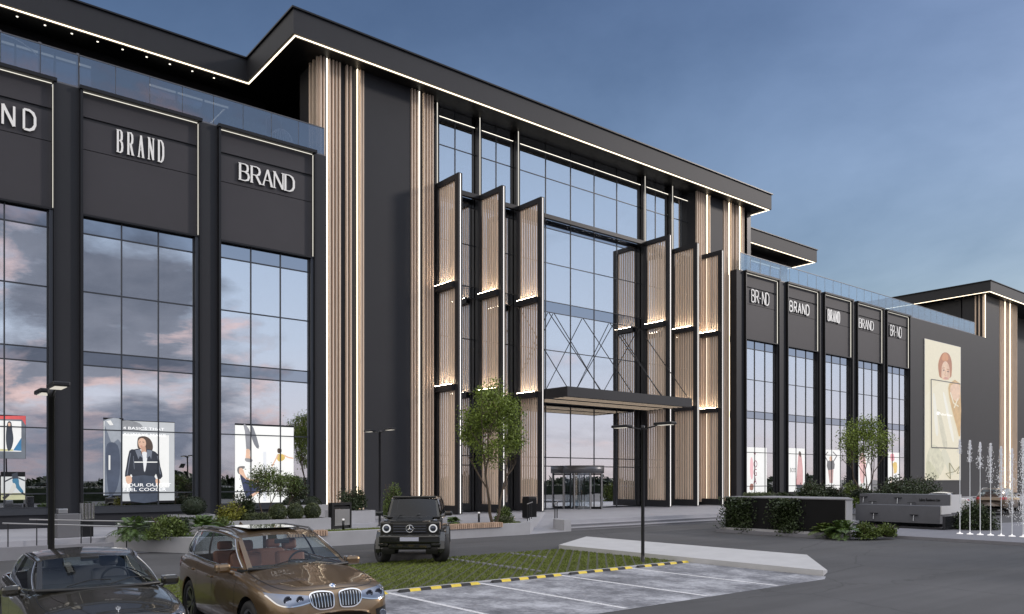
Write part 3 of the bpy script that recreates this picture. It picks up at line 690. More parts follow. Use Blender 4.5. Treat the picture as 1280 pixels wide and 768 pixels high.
# wheel stops
M_YEL = mat('yellow rubber', (0.75, 0.56, 0.06), .6, var=.15, vscale=6); M_RUB = mat('black rubber', (0.02, 0.02, 0.022), .7)
def wheel_stop(x0, x1, label):
    m = MB(); n = 8
    for k in range(n):
        a = x0 + (x1 - x0) * k / n; b = x0 + (x1 - x0) * (k + 1) / n
        i0 = .05 if k == 0 else 0; i1 = .05 if k == n - 1 else 0
        m.add([(a, 15.01, .006), (b, 15.01, .006), (b, 15.145, .006), (a, 15.145, .006), (a + i0, 15.045, .06), (b - i1, 15.045, .06), (b - i1, 15.11, .06), (a + i0, 15.11, .06)],
              [(4, 5, 6, 7), (0, 1, 5, 4), (2, 3, 7, 6)] + ([(3, 0, 4, 7)] if k == 0 else []) + ([(1, 2, 6, 5)] if k == n - 1 else []), (k + 0) % 2)
    o = m.build('wheel_stop', [M_RUB, M_YEL]); tag(o, label, 'wheel stop', 'striped wheel stops at the head of the parking bays')
wheel_stop(4.2, 6.15, 'yellow and black wheel stop mostly hidden behind the brown car')
wheel_stop(6.5, 8.72, 'yellow and black wheel stop just right of the brown car bonnet')
wheel_stop(9.0, 11.2, 'yellow and black wheel stop in front of the black off-roader')
wheel_stop(11.56, 13.8, 'yellow and black wheel stop at the middle of the empty bays')
wheel_stop(14.1, 16.45, 'yellow and black wheel stop just left of the two-armed lamp foot')
wheel_stop(16.68, 18.88, 'yellow and black wheel stop beside the kerb island')
# ------------------------------------------------------------------ lamps
M_LAMPB = mat('dark lamp metal', (0.035, 0.035, 0.038), .35, .6); M_LAMPL = glow('lamp panel light', (1.0, .93, .82), .7)
def lamp(loc, label, h=4.02, ang=0.0, spread=1.0):
    t = thing('street_lamp', label, 'street lamp', loc, ang, 'double-headed street lamps')
    m = MB(); m.lathe([(.13, 0), (.13, .02), (.06, .03), (.052, .25), (.050, h - .1), (.06, h - .1), (.06, h + .05), (0, h + .06)], seg=14); m.build('pole', M_LAMPB, t, True)
    for s in (-1, 1):
        m = MB(); m.tube([(0, 0, h - .08), (0, s * .30 * spread, h - .02), (0, s * .62 * spread, h + .03)], .022, 6)
        m.bbox(-.13, .13, min(s * .52 * spread, s * (.52 * spread + .66)), max(s * .52 * spread, s * (.52 * spread + .66)), h + .02, h + .10, .02)
        a = m.build('lamp_head', M_LAMPB, t, True)
        m = MB(); ya, yb = sorted((s * (.62 * spread), s * (.52 * spread + .58))); m.box(-.09, .09, ya, yb, h + .012, h + .019); m.build('light_panel', M_LAMPL, a, True)
    return t
lamp((17.9, 15.95, 0.0), 'slim two-armed lamp post standing between the turf and the worn bays')
lamp((2.52, 16.05, 0.0), 'near two-headed lamp post rising behind the dark sedan', spread=.62)
lamp((17.0, 30.0, PZ), 'two-armed lamp post in front of the wide black pylon panel', h=4.05)
lamp((33, 6.5, 0), 'two-armed lamp post outside the right edge, seen mirrored in the glass', h=4.3)
lamp((9.0, -3.0, 0), 'two-armed lamp post behind the camera mirrored in the entrance glass', h=4.4)
# ------------------------------------------------------------------ handrails
M_RAIL = mat('brass grey handrail', (0.42, 0.40, 0.38), .35, .9)
def handrail(label, pts, hgt, posts):
    t = thing('handrail', label, 'handrail', pts[0])
    m = MB(); m.tube([(x, y, z + hgt) for x, y, z in pts], .024, 8); m.build('rail', M_RAIL, t)
    for f in posts:
        a, b = Vector(pts[0]), Vector(pts[-1]); p = a.lerp(b, f); m = MB(); m.tube([p, p + Vector((0, 0, hgt - .01))], .019, 6); m.build('post', M_LAMPB, t)
handrail('front handrail sloping down the access ramp nearest the sedan', [(3.2, 28.75, .30), (6.9, 28.75, .05)], .82, (.04, .33, .66, .95))
handrail('rear handrail sloping down the access ramp in front of the grey cabinet', [(4.1, 30.15, .25), (8.3, 29.4, .05)], .90, (.05, .35, .68, .96))
handrail('short handrail on the angled wall beside the dark litter bin', [(23.3, 27.7, .53), (25.4, 29.8, .53)], .80, (.03, .4, .8))
handrail('short handrail at the right edge of the entrance ramp', [(25.9, 28.75, .40), (27.6, 30.4, .45)], .85, (.05, .5, .95))
# ------------------------------------------------------------------ bollard lights, bin, kiosk, cabinet, post
def bollard(loc, label):
    t = thing('bollard_light', label, 'bollard', loc, 0, 'small bollard lights on the lawn')
    m = MB(); m.lathe([(0, 0), (.05, 0), (.05, .40), (.035, .405), (.035, .46), (0, .46)], seg=12); m.build('post', M_LAMPB, t, True)
    m = MB(); m.lathe([(.034, .405), (.045, .41), (.045, .47), (0, .475)], seg=12); m.build('lamp_cap', mat('pale lamp cap', (.7, .7, .72), .4, emit=(1, .95, .9), es=.4), t, True)
bollard((14.4, 28.25, PZ), 'small bollard light in front of the steel information panel')
bollard((22.2, 29.9, PZ), 'small bollard light left of the young tree on the lawn')
bollard((6.9, 30.6, PZ), 'small bollard light beside the leafy plants at the access ramp')
t = thing('litter_bin', 'tall dark ribbed litter bin beside the angled handrail', 'bin', (26.1, 30.86, PZ))
m = MB(); m.bbox(-.26, .26, -.26, .26, .03, 1.08, .03)
for k in range(7): x = -.235 + k * .078; m.box(x - .012, x + .012, -.275, -.262, .08, 1.02); m.box(-.275, -.262, x - .012, x + .012, .08, 1.02)
m.build('bin_body', M_BLACK, t, True); m = MB(); m.bbox(-.28, .28, -.28, .28, 1.082, 1.12, .012); m.build('lid', M_BLACK, t, True)
t = thing('information_panel', 'black framed information stand with a bare steel plate and a slot on top', 'information stand', (14.95, 29.6, PZ), R(14))
m = MB(); m.box(-.52, -.42, -.12, .12, 0, 1.06); m.box(.44, .52, -.10, .12, 0, 1.06); m.box(-.418, .438, -.12, .12, .96, 1.06); m.box(-.418, .438, -.08, .12, .80, .90); m.box(-.418, .438, .04, .10, .9, .96); m.box(-.418, .438, -.06, .1, 0.0, .12); m.build('frame', M_BLACK, t, True)
m = MB(); m.box(-.36, .42, -.10, -.03, .14, .79); m.build('steel_plate', M_STEEL, t, True)
t = thing('service_cabinet', 'squat dark grey service cabinet with a metal flap beside the left pilaster', 'cabinet', (5.35, 31.15, PZ), R(8))
m = MB(); m.bbox(-.36, .36, -.22, .22, 0, .82, .02); m.build('cabinet_body', mat('grey cabinet', (.13, .13, .14), .5), t, True)
m = MB(); m.bbox(-.30, .0, -.16, .10, .822, 1.0, .02); m.build('flap', M_STEEL, t, True)
m = MB(); m.box(.361, .41, -.20, .20, .0, .82); m.build('side_trim', M_STEEL, t, True)
t = thing('chrome_post', 'square dark post with a ribbed chrome upper half beside the grey cabinet', 'post', (6.0, 31.2, PZ))
m = MB(); m.box(-.17, .17, -.17, .17, 0, .62); m.build('base', M_BLACK, t, True)
m = MB()
for k in range(4): x = -.165 + k * .11; m.tube([(x, -.15, .62), (x, -.15, 1.18)], .05, 8); m.tube([(-.15, x, .62), (-.15, x, 1.18)], .05, 8)
m.box(-.14, .18, -.14, .18, .62, 1.17); m.build('chrome_sleeve', mat('chrome', (.75, .75, .76), .12, 1.0), t, True)
# ------------------------------------------------------------------ planter boxes
def pbox(x0, x1, y0, y1, z1, label, mt=M_CONC):
    t = thing('planter_box', label, 'planter', ((x0 + x1) / 2, (y0 + y1) / 2, PZ), 0, 'concrete planter boxes on the plaza')
    m = MB(); q = .09
    m.box(x0, x1, y0, y0 + q, PZ - .02, z1); m.box(x0, x1, y1 - q, y1, PZ - .02, z1); m.box(x0, x0 + q, y0 + q, y1 - q, PZ - .02, z1); m.box(x1 - q, x1, y0 + q, y1 - q, PZ - .02, z1); m.build('trough', mt, t)
    m = MB(); m.box(x0 + q, x1 - q, y0 + q, y1 - q, PZ, z1 - .06); m.build('soil', mat('soil', (.03, .024, .018), .95, var=.3, vscale=8), t)
pbox(9.4, 14.3, 29.1, 31.2, .93, 'long low concrete planter full of clipped balls and small trees')
pbox(16.5, 18.3, 32.7, 34.2, 1.02, 'square concrete planter under the big shrub beside the black off-roader')
pbox(14.9, 17.0, 34.9, 36.3, 1.25, 'concrete planter with dark domes behind the information stand')
pbox(9.6, 11.2, 33.2, 34.4, 1.0, 'small concrete planter with a dark ball under the bright poster')
pbox(18.9, 24.4, 32.9, 33.4, .62, 'long flat concrete kerb planter behind the black off-roader')
# ------------------------------------------------------------------ fountain court
t = thing('green_wall', 'black clad garden wall with hanging plants at the edge of the fountain court', 'wall', (31.2, 19.8, 0))
m = MB(); m.box(31.24, 31.72, 16.84, 22.7, .12, 1.60); m.build('cladding', mat('black wall cladding', (.009, .009, .010), .6, spec=.2, var=.1), t)
m = MB(); m.prism([(31.2, 16.76), (31.75, 16.76), (34.0, 18.2), (34.0, 22.74), (31.2, 22.74)], 1.602, 1.65); m.build('coping', M_CONCD, t); m = MB(); m.box(31.24, 31.75, 16.80, 16.838, .12, 1.60); m.build('lit_end_face', M_CONC, t)  # end face made pale, the sunlight on it is put into the colour
m = MB(); m.box(31.05, 31.238, 16.9, 22.9, .0, .22); m.build('plinth', M_CONC, t)
t = thing('raised_bed', 'raised concrete planting bed behind the black garden wall', 'planter', (37, 20, 0))
m = MB(); m.prism([(31.73, 17.3), (41.3, 22.15), (41.3, 23.6), (31.73, 22.7)], .1, 1.40); m.build('bed_wall', M_CONCD, t)
m = MB(); m.prism([(34.01, 18.6), (41.2, 22.2), (41.2, 23.5), (34.01, 22.8)], 1.401, 1.50); m.build('soil', mat('soil'), t)
t = thing('cascade_fountain', 'stepped grey concrete cascade with small spouts and dark lettering over a dark basin', 'fountain', (40.5, 19, .12))
m = MB(); m.box(41.2, 42.5, 16.85, 21.4, .1, 1.68); m.build('upper_wall', mat('cascade concrete', (.125, .13, .15), .7, var=.12, vscale=1.2, bump=.08), t)
m = MB(); m.box(40.0, 41.19, 16.8, 21.0, .30, 1.15); m.build('lower_wall', mat('cascade concrete'), t)
m = MB(); m.box(41.25, 42.45, 16.80, 16.848, .8, 1.69); m.box(40.05, 41.15, 16.75, 16.798, .75, 1.16); m.build('lit_end_face', mat('pale box and lit end face', (.62, .62, .63), .7), t)  # pale slabs stand in for sunlight falling on the wall ends
m = MB(); m.box(38.3, 38.42, 16.0, 20.8, .1, .20); m.box(38.42, 41.2, 15.9, 16.02, .1, .75); m.box(38.42, 40.0, 16.03, 20.7, .10, .13); m.build('basin', mat('wet dark stone', (.03, .03, .034), .15, bump=.1, bscale=8), t)
for k, (y, z, x) in enumerate(((21.15, 1.52, 41.2), (19.35, 1.50, 41.2), (20.6, 1.28, 41.05), (18.6, 1.26, 41.05), (20.0, .72, 40.0), (18.0, .70, 40.0))):
    m = MB(); m.box(x - .10, x - .002, y - .19, y + .19, z - .012, z + .012); sp = m.build('spout', M_BLACK, t)
    m = MB(); m.tube([(x - .085, y, z - .014), (x - .12, y, z - .30)], .014, 6); m.build('water_stream', mat('white water', (.85, .88, .92), .25), sp)
vs_, fs_ = text_mesh('Lubioy Residence Line', .20, .012)
m = MB(); m.add([(41.19 - z - .002, 18.30 - x * .56, 1.35 + y) for x, y, z in vs_], fs_); m.build('lettering', M_BLACK, t)
# fountain jets
rg = np.random.default_rng(11)
M_WAT = mat('white water'); M_SPRAY = mat('bright water spray', (.93, .95, 1.0), .35)
jl = ['first fountain jet from the left, a thin stream with a small plume', 'second fountain jet from the left with a short narrow plume', 'third fountain jet from the left, in front of the lit pylon edge', 'fourth fountain jet from the left, shedding fine drops', 'fifth fountain jet from the left, its spray falling to the side', 'sixth fountain jet from the left with a long ragged plume', 'seventh fountain jet from the left, tallest, in heavy spray', 'last fountain jet at the right edge, spraying widely', 'fountain jet just outside the right edge']
for k in range(9):
    x, y = 36.35, 14.45 - .40 * k; top = (4.15, 4.10, 4.0, 3.95, 3.8, 3.7, 4.1, 3.9, 4.0)[k]; low = (3.55, 3.2, 2.9, 2.3, 1.7, .9, .6, .5, .5)[k]
    t = thing('fountain_jet', jl[k], 'fountain jet', (x, y, .12), 0, 'row of fountain jets on the dark plaza')
    m = MB(); m.lathe([(0, 0), (.13, 0), (.12, .03), (.03, .05), (.022, .10), (0, .10)], seg=14); m.build('nozzle', mat('white nozzle', (.8, .8, .82), .3, emit=(1, .97, .95), es=.5), t, True)
    m = MB(); m.tube([(0, 0, .10), (0, 0, (low + top) / 2)], [.022, .012], 6); m.build('stream', M_WAT, t, True)
    m = MB(); q = rg.uniform(.5, 1.15, 16); q[0] = .4; q[-1] = .15; m.tube([(rg.normal(0, .006), rg.normal(0, .006), low - .12 + (top - low) * i_ / 15) for i_ in range(16)], [.017 * a_ for a_ in q], 6)
    n = 420 + 110 * k
    fall = rg.uniform(0, 1, n) < .62; tm = np.sqrt((top - low) / 4.9); tt = rg.uniform(0, 1, n) ** .7 * tm; th_ = rg.normal(1.2, 1.6, n); ve = np.abs(rg.normal(.09, .09, n)) * (1 + .12 * k)
    zz = np.where(fall, top - 4.9 * tt ** 2, top - np.abs(rg.normal(0, .32, n)) * (top - low)) - .12
    lx = np.where(fall, ve * tt * np.cos(th_), 0) + rg.normal(0, .014, n); ly = np.where(fall, ve * tt * np.sin(th_), 0) + rg.normal(0, .014, n)
    for i in range(n):
        r = rg.uniform(.007, .019); c = np.array([lx[i], ly[i], zz[i]]); e = rg.uniform(1.0, 2.4) * r
        m.add([c + (r, 0, 0), c + (-.5 * r, .87 * r, 0), c + (-.5 * r, -.87 * r, 0), c + (0, 0, e), c + (0, 0, -e)], [(0, 1, 3), (1, 2, 3), (2, 0, 3), (1, 0, 4), (2, 1, 4), (0, 2, 4)])
    o = m.build('spray', M_SPRAY, t, True); o['kind'] = 'stuff'
    ld = bpy.data.lights.new('fountain_light', 'SPOT'); ld.energy = 170; ld.spot_size = R(24); ld.spot_blend = .6; ld.shadow_soft_size = .05; ld.color = (1, .97, .98); lo = bpy.data.objects.new('fountain_light', ld); COL.objects.link(lo); lo.location = (x - .22, y - .10, .16); lo.rotation_euler = (R(180), R(-4), 0)
# ================================================================== cars (x forward, y left, origin on the ground mid wheelbase)
def paint(name, col, metal=.45, rough=.32):
    return mat(name, col, rough, metal, coat=1.0, var=.05, vscale=1.5)
M_GLASSC = glass('car window glass', 0.035, (0.85, 0.92, 1.0), (0.86, 0.92, 0.92), edge=.38)
M_GLASSD = glass('dark car window glass', 0.05, (0.85, 0.9, 1.0), (0.05, 0.055, 0.07), edge=.22)
M_TYRE = mat('tyre rubber', (0.018, 0.018, 0.019), .75, bump=.1, bscale=60)
M_RIM = mat('grey alloy rim', (0.22, 0.22, 0.23), .28, .9); M_RIMD = mat('dark alloy rim', (0.045, 0.045, 0.048), .3, .8)
M_CHR = mat('chrome'); M_TRIM = mat('black car trim', (0.012, 0.012, 0.013), .35); M_LENS = mat('headlamp lens', (0.22, 0.25, 0.32), .08, .5, coat=1.0)
M_LENSD = mat('headlamp inside', (0.08, 0.09, 0.12), .15, .6); M_RED = mat('red tail lamp', (.45, .015, .02), .15, coat=1.0)
M_LEATH = mat('tan leather', (0.27, 0.105, 0.06), .5, var=.1, vscale=6); M_GREYL = mat('grey leather', (0.10, 0.10, 0.115), .5, var=.1, vscale=6)
M_DASH = mat('dark dashboard', (0.025, 0.025, 0.028), .6); M_PLATE = mat('blank number plate', (.55, .56, .66), .5)
def interp(xs, tab):
    """smooth (monotone cubic) interpolation of a table of rows sorted by x"""
    t = np.array(tab, float); X = t[:, 0]; Y = t[:, 1:]; n = len(X); h = np.diff(X)[:, None]; d = np.diff(Y, axis=0) / h
    m = np.zeros_like(Y); m[0] = d[0]; m[-1] = d[-1]
    for i in range(1, n - 1):
        ok = (d[i - 1] * d[i]) > 0; w1 = 2 * h[i] + h[i - 1]; w2 = h[i] + 2 * h[i - 1]
        with np.errstate(divide='ignore', invalid='ignore'): q = (w1 + w2) / (w1 / d[i - 1] + w2 / d[i])
        m[i] = np.where(ok, q, 0)
    out = []
    for x in xs:
        i = min(max(np.searchsorted(X, x) - 1, 0), n - 2); hh = X[i + 1] - X[i]; s = (x - X[i]) / hh
        out.append((1 + 2 * s) * (1 - s) ** 2 * Y[i] + s * (1 - s) ** 2 * hh * m[i] + s * s * (3 - 2 * s) * Y[i + 1] + s * s * (s - 1) * hh * m[i + 1])
    return np.array(out)
def car_shell(tab, ring, wheels, R_arch, cabin, nx=150, crease=0.0):
    """lower body: one skin with open wheel arches; cabin=(x0,x1): no top skin there"""
    tab = sorted(tab); x0, x1 = tab[0][0], tab[-1][0]
    u = np.linspace(0, 1, nx); xs = x0 + (x1 - x0) * (u - .10 * np.sin(2 * np.pi * u) / (2 * np.pi) * 1.0)
    e = np.array([.004, .012, .025, .045, .075]); xs = np.unique(np.concatenate([xs, x0 + e, x1 - e]))
    P = interp(xs, tab); rc = catmull(ring, 6, False); nr = len(rc)
    V = []
    for x, (w, zu, zb, zt) in zip(xs, P):
        row = []
        for a, b in rc:
            if b <= 1: z = zu + (zb - zu) * b
            else: z = zb + (zt - zb) * (b - 1)
            row.append([x, a * w, z])
        V.append(row)
    V = np.array(V); nx = len(xs)
    keep = np.ones((nx - 1, nr - 1), bool)
    C = (V[:-1, :-1] + V[1:, :-1] + V[:-1, 1:] + V[1:, 1:]) / 4
    for xw, zw in wheels:
        ins = (C[..., 0] - xw) ** 2 + (C[..., 2] - zw) ** 2 < R_arch ** 2
        keep &= ~ins
        for i in range(nx):
            for k in range(nr):
                d = math.hypot(V[i, k, 0] - xw, V[i, k, 2] - zw)
                fi = keep[max(i - 1, 0):i + 1, max(k - 1, 0):k + 1]
                if fi.any() and not fi.all() and abs(d - R_arch) < .07 and d > 1e-6:
                    V[i, k, 0] = xw + (V[i, k, 0] - xw) * R_arch / d; V[i, k, 2] = zw + (V[i, k, 2] - zw) * R_arch / d
    top = np.array([b > 1.02 for a, b in rc]); xm = (xs[:-1] + xs[1:]) / 2
    for i in range(nx - 1):
        if cabin[0] < xm[i] < cabin[1]: keep[i] &= ~(top[:-1] & top[1:])
    mb = MB(); idx = {}
    vs = []; fs = []
    def vid(i, k, s):
        key = (i, k, 0 if k == nr - 1 and abs(V[i, k, 1]) < 1e-6 else s)
        if key not in idx: idx[key] = len(vs); vs.append((V[i, k, 0], V[i, k, 1] * s, V[i, k, 2]))
        return idx[key]
    for s in (1, -1):
        for i in range(nx - 1):
            for k in range(nr - 1):
                if keep[i, k]:
                    f = (vid(i, k, s), vid(i, k + 1, s), vid(i + 1, k + 1, s), vid(i + 1, k, s)); fs.append(f if s > 0 else f[::-1])
    for i, fl in ((0, False), (nx - 1, True)):
        f = [vid(i, k, 1) for k in range(nr)] + [vid(i, k, -1) for k in range(nr - 2, -1, -1)]
        fs.append(tuple(f[::-1] if fl else f))
    mb.add(vs, fs, 0, True); return mb
def bvh_of(mb): return BVHTree.FromPolygons([Vector(v) for v in mb.v], mb.f)
def cast(bv, o, d, off):
    h = bv.ray_cast(Vector(o), Vector(d))
    if h[0] is None: return None
    n = h[1] if h[1].dot(Vector(d)) < 0 else -h[1]
    return h[0] + n * off
def patch(bv, top, bot, axis, rows=5, off=.006, mi=0, mb=None, sgn=1, cols=4):
    """a skin stretched between two outlines and laid on the body; axis 'f': outlines in (y,z) seen from the front, 'r' from the rear, 's': (x,z) from the side, 't': (x,y) from above"""
    mb = mb or MB(); rws = []
    def dens(l):
        o = []
        for (a, b), (c, d) in zip(l[:-1], l[1:]):
            for q in range(cols): o.append((a + (c - a) * q / cols, b + (d - b) * q / cols))
        return o + [l[-1]]
    top, bot = dens(top), dens(bot)
    for r in range(rows):
        f = r / (rows - 1); row = []
        for (a, b), (c, d) in zip(top, bot):
            p, q = a + (c - a) * f, b + (d - b) * f
            o, dr = {'f': ((4, p, q), (-1, 0, 0)), 'r': ((-4, p, q), (1, 0, 0)), 's': ((p, sgn * 3, q), (0, -sgn, 0)), 't': ((p, q, 4), (0, 0, -1))}[axis]
            h = cast(bv, o, dr, off)
            row.append(tuple(h) if h is not None else None)
        rws.append(row)
    good = [p for r in rws for p in r if p is not None]
    if not good: return mb
    for r in rws:
        for i in range(len(r)):
            if r[i] is None:
                c = [p for p in r if p is not None]; r[i] = min(c or good, key=lambda p: 0) if not c else min(c, key=lambda p: abs(c.index(p) - i))
    return mb.grid(rws, mi, True)
def line_on(bv, pts, axis, w, off=.002, mb=None, sgn=1):
    """narrow strip following pts on the body"""
    pts = catmull(pts, 8, False) if len(pts) > 2 else [tuple(np.array(pts[0]) + (np.array(pts[1]) - np.array(pts[0])) * k / 10) for k in range(11)]
    L1 = []; L2 = []
    for i, p in enumerate(pts):
        a = pts[max(i - 1, 0)]; b = pts[min(i + 1, len(pts) - 1)]; d = (b[0] - a[0], b[1] - a[1]); l = math.hypot(*d) or 1
        L1.append((p[0] - d[1] / l * w / 2, p[1] + d[0] / l * w / 2)); L2.append((p[0] + d[1] / l * w / 2, p[1] - d[0] / l * w / 2))
    return patch(bv, L1, L2, axis, 2, off, 0, mb, sgn, 1)
def wheel(par, x, y, r, w, rimr, label=None, ns=10, rim=M_RIM, steer=0.0):
    s = 1 if y > 0 else -1
    t = bpy.data.objects.new('wheel', None); COL.objects.link(t); t.parent = par; t.location = (x, y, r); t.rotation_euler = (0, 0, steer); t.empty_display_size = .1
    m = MB(); h = w / 2
    m.lathe([(rimr, -h * .8), (rimr + .03, -h), (r - .04, -h), (r - .012, -h * .86), (r, -h * .6), (r, h * .6), (r - .012, h * .86), (r - .04, h), (rimr + .03, h), (rimr, h * .8)], axis='Y', seg=40); m.build('tyre', M_TYRE, t, True)
    m = MB(); o = s * h
    m.lathe([(rimr, -h * .8), (rimr - .015, 0), (rimr, h * .8)], axis='Y', seg=36)
    m.lathe([(rimr + .004, o * .86), (rimr - .022, o * .90), (rimr - .03, o * .8)], axis='Y', seg=36)
    for k in range(ns):
        a = 2 * math.pi * k / ns + (.13 if k % 2 else -.13) * (1 if ns == 10 else 0)
        ca, sa = math.cos(a), math.sin(a); tw = .022
        def q(rad, side, dep): return (rad * ca - side * sa, dep, rad * sa + side * ca)
        r0, r1 = .05, rimr - .012
        vs = [q(r0, -tw * 1.2, o * .62), q(r0, tw * 1.2, o * .62), q(r1, tw, o * .84), q(r1, -tw, o * .84), q(r0, -tw, o * .3), q(r0, tw, o * .3), q(r1, tw * .9, o * .5), q(r1, -tw * .9, o * .5)]
        m.add(vs, [(0, 1, 2, 3), (4, 7, 6, 5), (0, 4, 5, 1), (1, 5, 6, 2), (3, 2, 6, 7), (0, 3, 7, 4)])
    m.lathe([(0, o * .66), (.05, o * .66), (.065, o * .5), (.065, 0)], axis='Y', seg=20); m.build('rim', rim, t, True)
    m = MB(); m.lathe([(0, o * .12), (rimr * .8, o * .12), (rimr * .8, -o * .05), (0, -o * .05)], axis='Y', seg=30); m.build('brake_disc', M_GREYM, t, True)
    return t
def arch_liners(par, wheels, R_arch, yw):
    m = MB()
    for xw, zw in wheels:
        for s in (-1, 1):
            a = s * (yw - .012); b = s * (yw - .42)
            m.lathe([(R_arch + .003, min(a, b)), (R_arch + .003, max(a, b))], (xw, 0, zw), 'Y', 28, a0=R(-25), a1=R(205))
            c = s * (yw - .42); m.lathe([(0, c), (R_arch, c)], (xw, 0, zw), 'Y', 24)
    return m.build('wheel_arch', M_TRIM, par, True)
def greenhouse(par, bot, topc, crown, bow, splits, paintm, glassm, tband=(.05, .93), nx=60, rear_bow=.06, sideband=None, wtop=.10, chrome=True):
    """pillars + roof (painted), side windows, windscreen and rear window; bot / topc: (x,y,z) of the left belt and roof rail, front to rear"""
    Bc = np.array(catmull(bot, 12, False)); Tc = np.array(catmull(topc, 12, False))
    def rs(Cv, n):
        d = np.concatenate([[0], np.cumsum(np.linalg.norm(np.diff(Cv, axis=0), axis=1))]); u = np.linspace(0, d[-1], n); return np.stack([np.interp(u, d, Cv[:, i]) for i in range(3)], 1)
    Bp, Tp = rs(Bc, nx), rs(Tc, nx); nt_ = 10; ts = np.array([0, tband[0], .2, .35, .5, .65, .8, tband[1], .97, 1.0])
    G = np.zeros((nx, nt_, 3))
    for k, t in enumerate(ts): G[:, k] = Bp * (1 - t) + Tp * t; G[:, k, 1] += .035 * math.sin(math.pi * t)
    fr = MB(); gls = {1: MB(), -1: MB()}; bp = MB()
    for s in (1, -1):
        for i in range(nx - 1):
            u = (i + .5) / (nx - 1)
            for k in range(nt_ - 1):
                inb = tband[0] <= (ts[k] + ts[k + 1]) / 2 <= tband[1]; win = inb and any(a <= u <= b for a, b in splits); blk = inb and splits[0][0] < u < splits[-1][1] and not win
                f = [G[i, k], G[i, k + 1], G[i + 1, k + 1], G[i + 1, k]]; f = [(p[0], p[1] * s, p[2]) for p in f]; f = f if s > 0 else f[::-1]
                (gls[s] if win else bp if blk else fr).add(f, [(0, 1, 2, 3)], 0, True)
    # roof, windscreen, rear window
    ny = 23; v = np.linspace(-1, 1, ny)
    def cross(p, fwd, up): return [(p[0] + fwd * (1 - q * q), p[1] * -q, p[2] + up * (1 - q ** 2)) for q in v]
    rows = []
    for i in range(nx):
        f = i / (nx - 1); rows.append(cross(Tp[i], bow * .55 * (1 - f) ** 3 - rear_bow * .6 * f ** 3, crown * (0.75 + .25 * math.sin(math.pi * f))))
    fr.grid(rows, 0, True, flip=True)
    def glazing(A, Bq, fA, fB, uA, uB, flip, mA=.075):
        rr = []; n = 9
        for k in range(n):
            t = k / (n - 1); p = A * (1 - t) + Bq * t; rr.append(cross(p, fA * (1 - t) + fB * t, uA * (1 - t) + uB * t + .012 * math.sin(math.pi * t)))
        g = MB(); e = MB()
        for i in range(n - 1):
            for k in range(ny - 1):
                f = [rr[i][k], rr[i][k + 1], rr[i + 1][k + 1], rr[i + 1][k]]
                if flip: f = f[::-1]
                (e if (k in (0, ny - 2)) else g).add(f, [(0, 1, 2, 3)], 0, True)
        return g, e
    g1, e1 = glazing(Bp[0], Tp[0], bow, bow * .55, .012, crown * .75, True)
    g2, e2 = glazing(Bp[-1], Tp[-1], -rear_bow, -rear_bow * .6, .0, crown * .75, False)
    for e in (e1, e2): fr.add(e.v, e.f, 0, True)
    def weld(mb):
        bm = bmesh.new(); vv = [bm.verts.new(p) for p in mb.v]
        for f in mb.f:
            try: bm.faces.new([vv[i] for i in f])
            except ValueError: pass
        bmesh.ops.remove_doubles(bm, verts=bm.verts, dist=1e-4); bm.verts.index_update(); o = MB(); o.add([q.co[:] for q in bm.verts], [[w.index for w in f.verts] for f in bm.faces], 0, True); bm.free(); return o
    cab = weld(fr).build('cabin_frame', paintm, par, True); weld(bp).build('pillar_trim', M_TRIM, par, True)
    [weld(gls[q]).build('side_windows', glassm, par, True) for q in (1, -1)]; weld(g1).build('windscreen', glassm, par, True); weld(g2).build('rear_window', glassm, par, True)
    if chrome:
        for s in (1, -1):
            m = MB(); i0, i1 = int(splits[0][0] * (nx - 1)), int(splits[-1][1] * (nx - 1)) + 1; o = .006
            lo = [(G[i, 1, 0], s * (G[i, 1, 1] + o), G[i, 1, 2]) for i in range(i0, i1)]; hi_ = [(G[i, 7, 0], s * (G[i, 7, 1] + o), G[i, 7, 2]) for i in range(i0, i1)]
            en = [(G[i1 - 1, k, 0], s * (G[i1 - 1, k, 1] + o), G[i1 - 1, k, 2]) for k in range(1, 8)]; st = [(G[i0, k, 0], s * (G[i0, k, 1] + o), G[i0, k, 2]) for k in range(1, 8)]
            for l in (lo, hi_, en, st): m.tube(l, .011, 5)
            m.build('window_trim', M_CHR, par, True)
    # roof rails + wiper cowl + wipers
    m = MB(); c = Bp[0]; m.tube([(c[0] + bow * (1 - q * q) + .03, -c[1] * q, c[2] + .004) for q in v], .03, 6); 
    for s_ in (-.55, .12):
        y0 = c[1] * s_; m.tube([(c[0] + bow * (1 - s_ * s_) + .01, y0, c[2] + .05), (c[0] + bow - .10, y0 + .30, c[2] + .115), (c[0] + bow - .10, y0 + .55, c[2] + .10)], .008, 5)
    m.build('wiper_cowl', M_TRIM, par, True)
    return Bp, Tp
def seat(par, x, y, w, z0, zt, m_, head=True, tilt=.18):
    m = MB(); n = len(m.v); m.bbox(-.07, .07, -w / 2, w / 2, 0, zt - z0, .05)
    if head: m.bbox(-.05, .045, -.13, .13, zt - z0 + .03, zt - z0 + .21, .045); m.tube([(0, -.05, zt - z0 - .05), (0, -.05, zt - z0 + .08)], .01, 5); m.tube([(0, .05, zt - z0 - .05), (0, .05, zt - z0 + .08)], .01, 5)
    m.bbox(.05, .55, -w / 2, w / 2, -.10, .06, .05)
    m.xf(Matrix.Translation((x, y, z0)) @ Matrix.Rotation(-tilt, 4, 'Y')); return m.build('seat', m_, par, True)
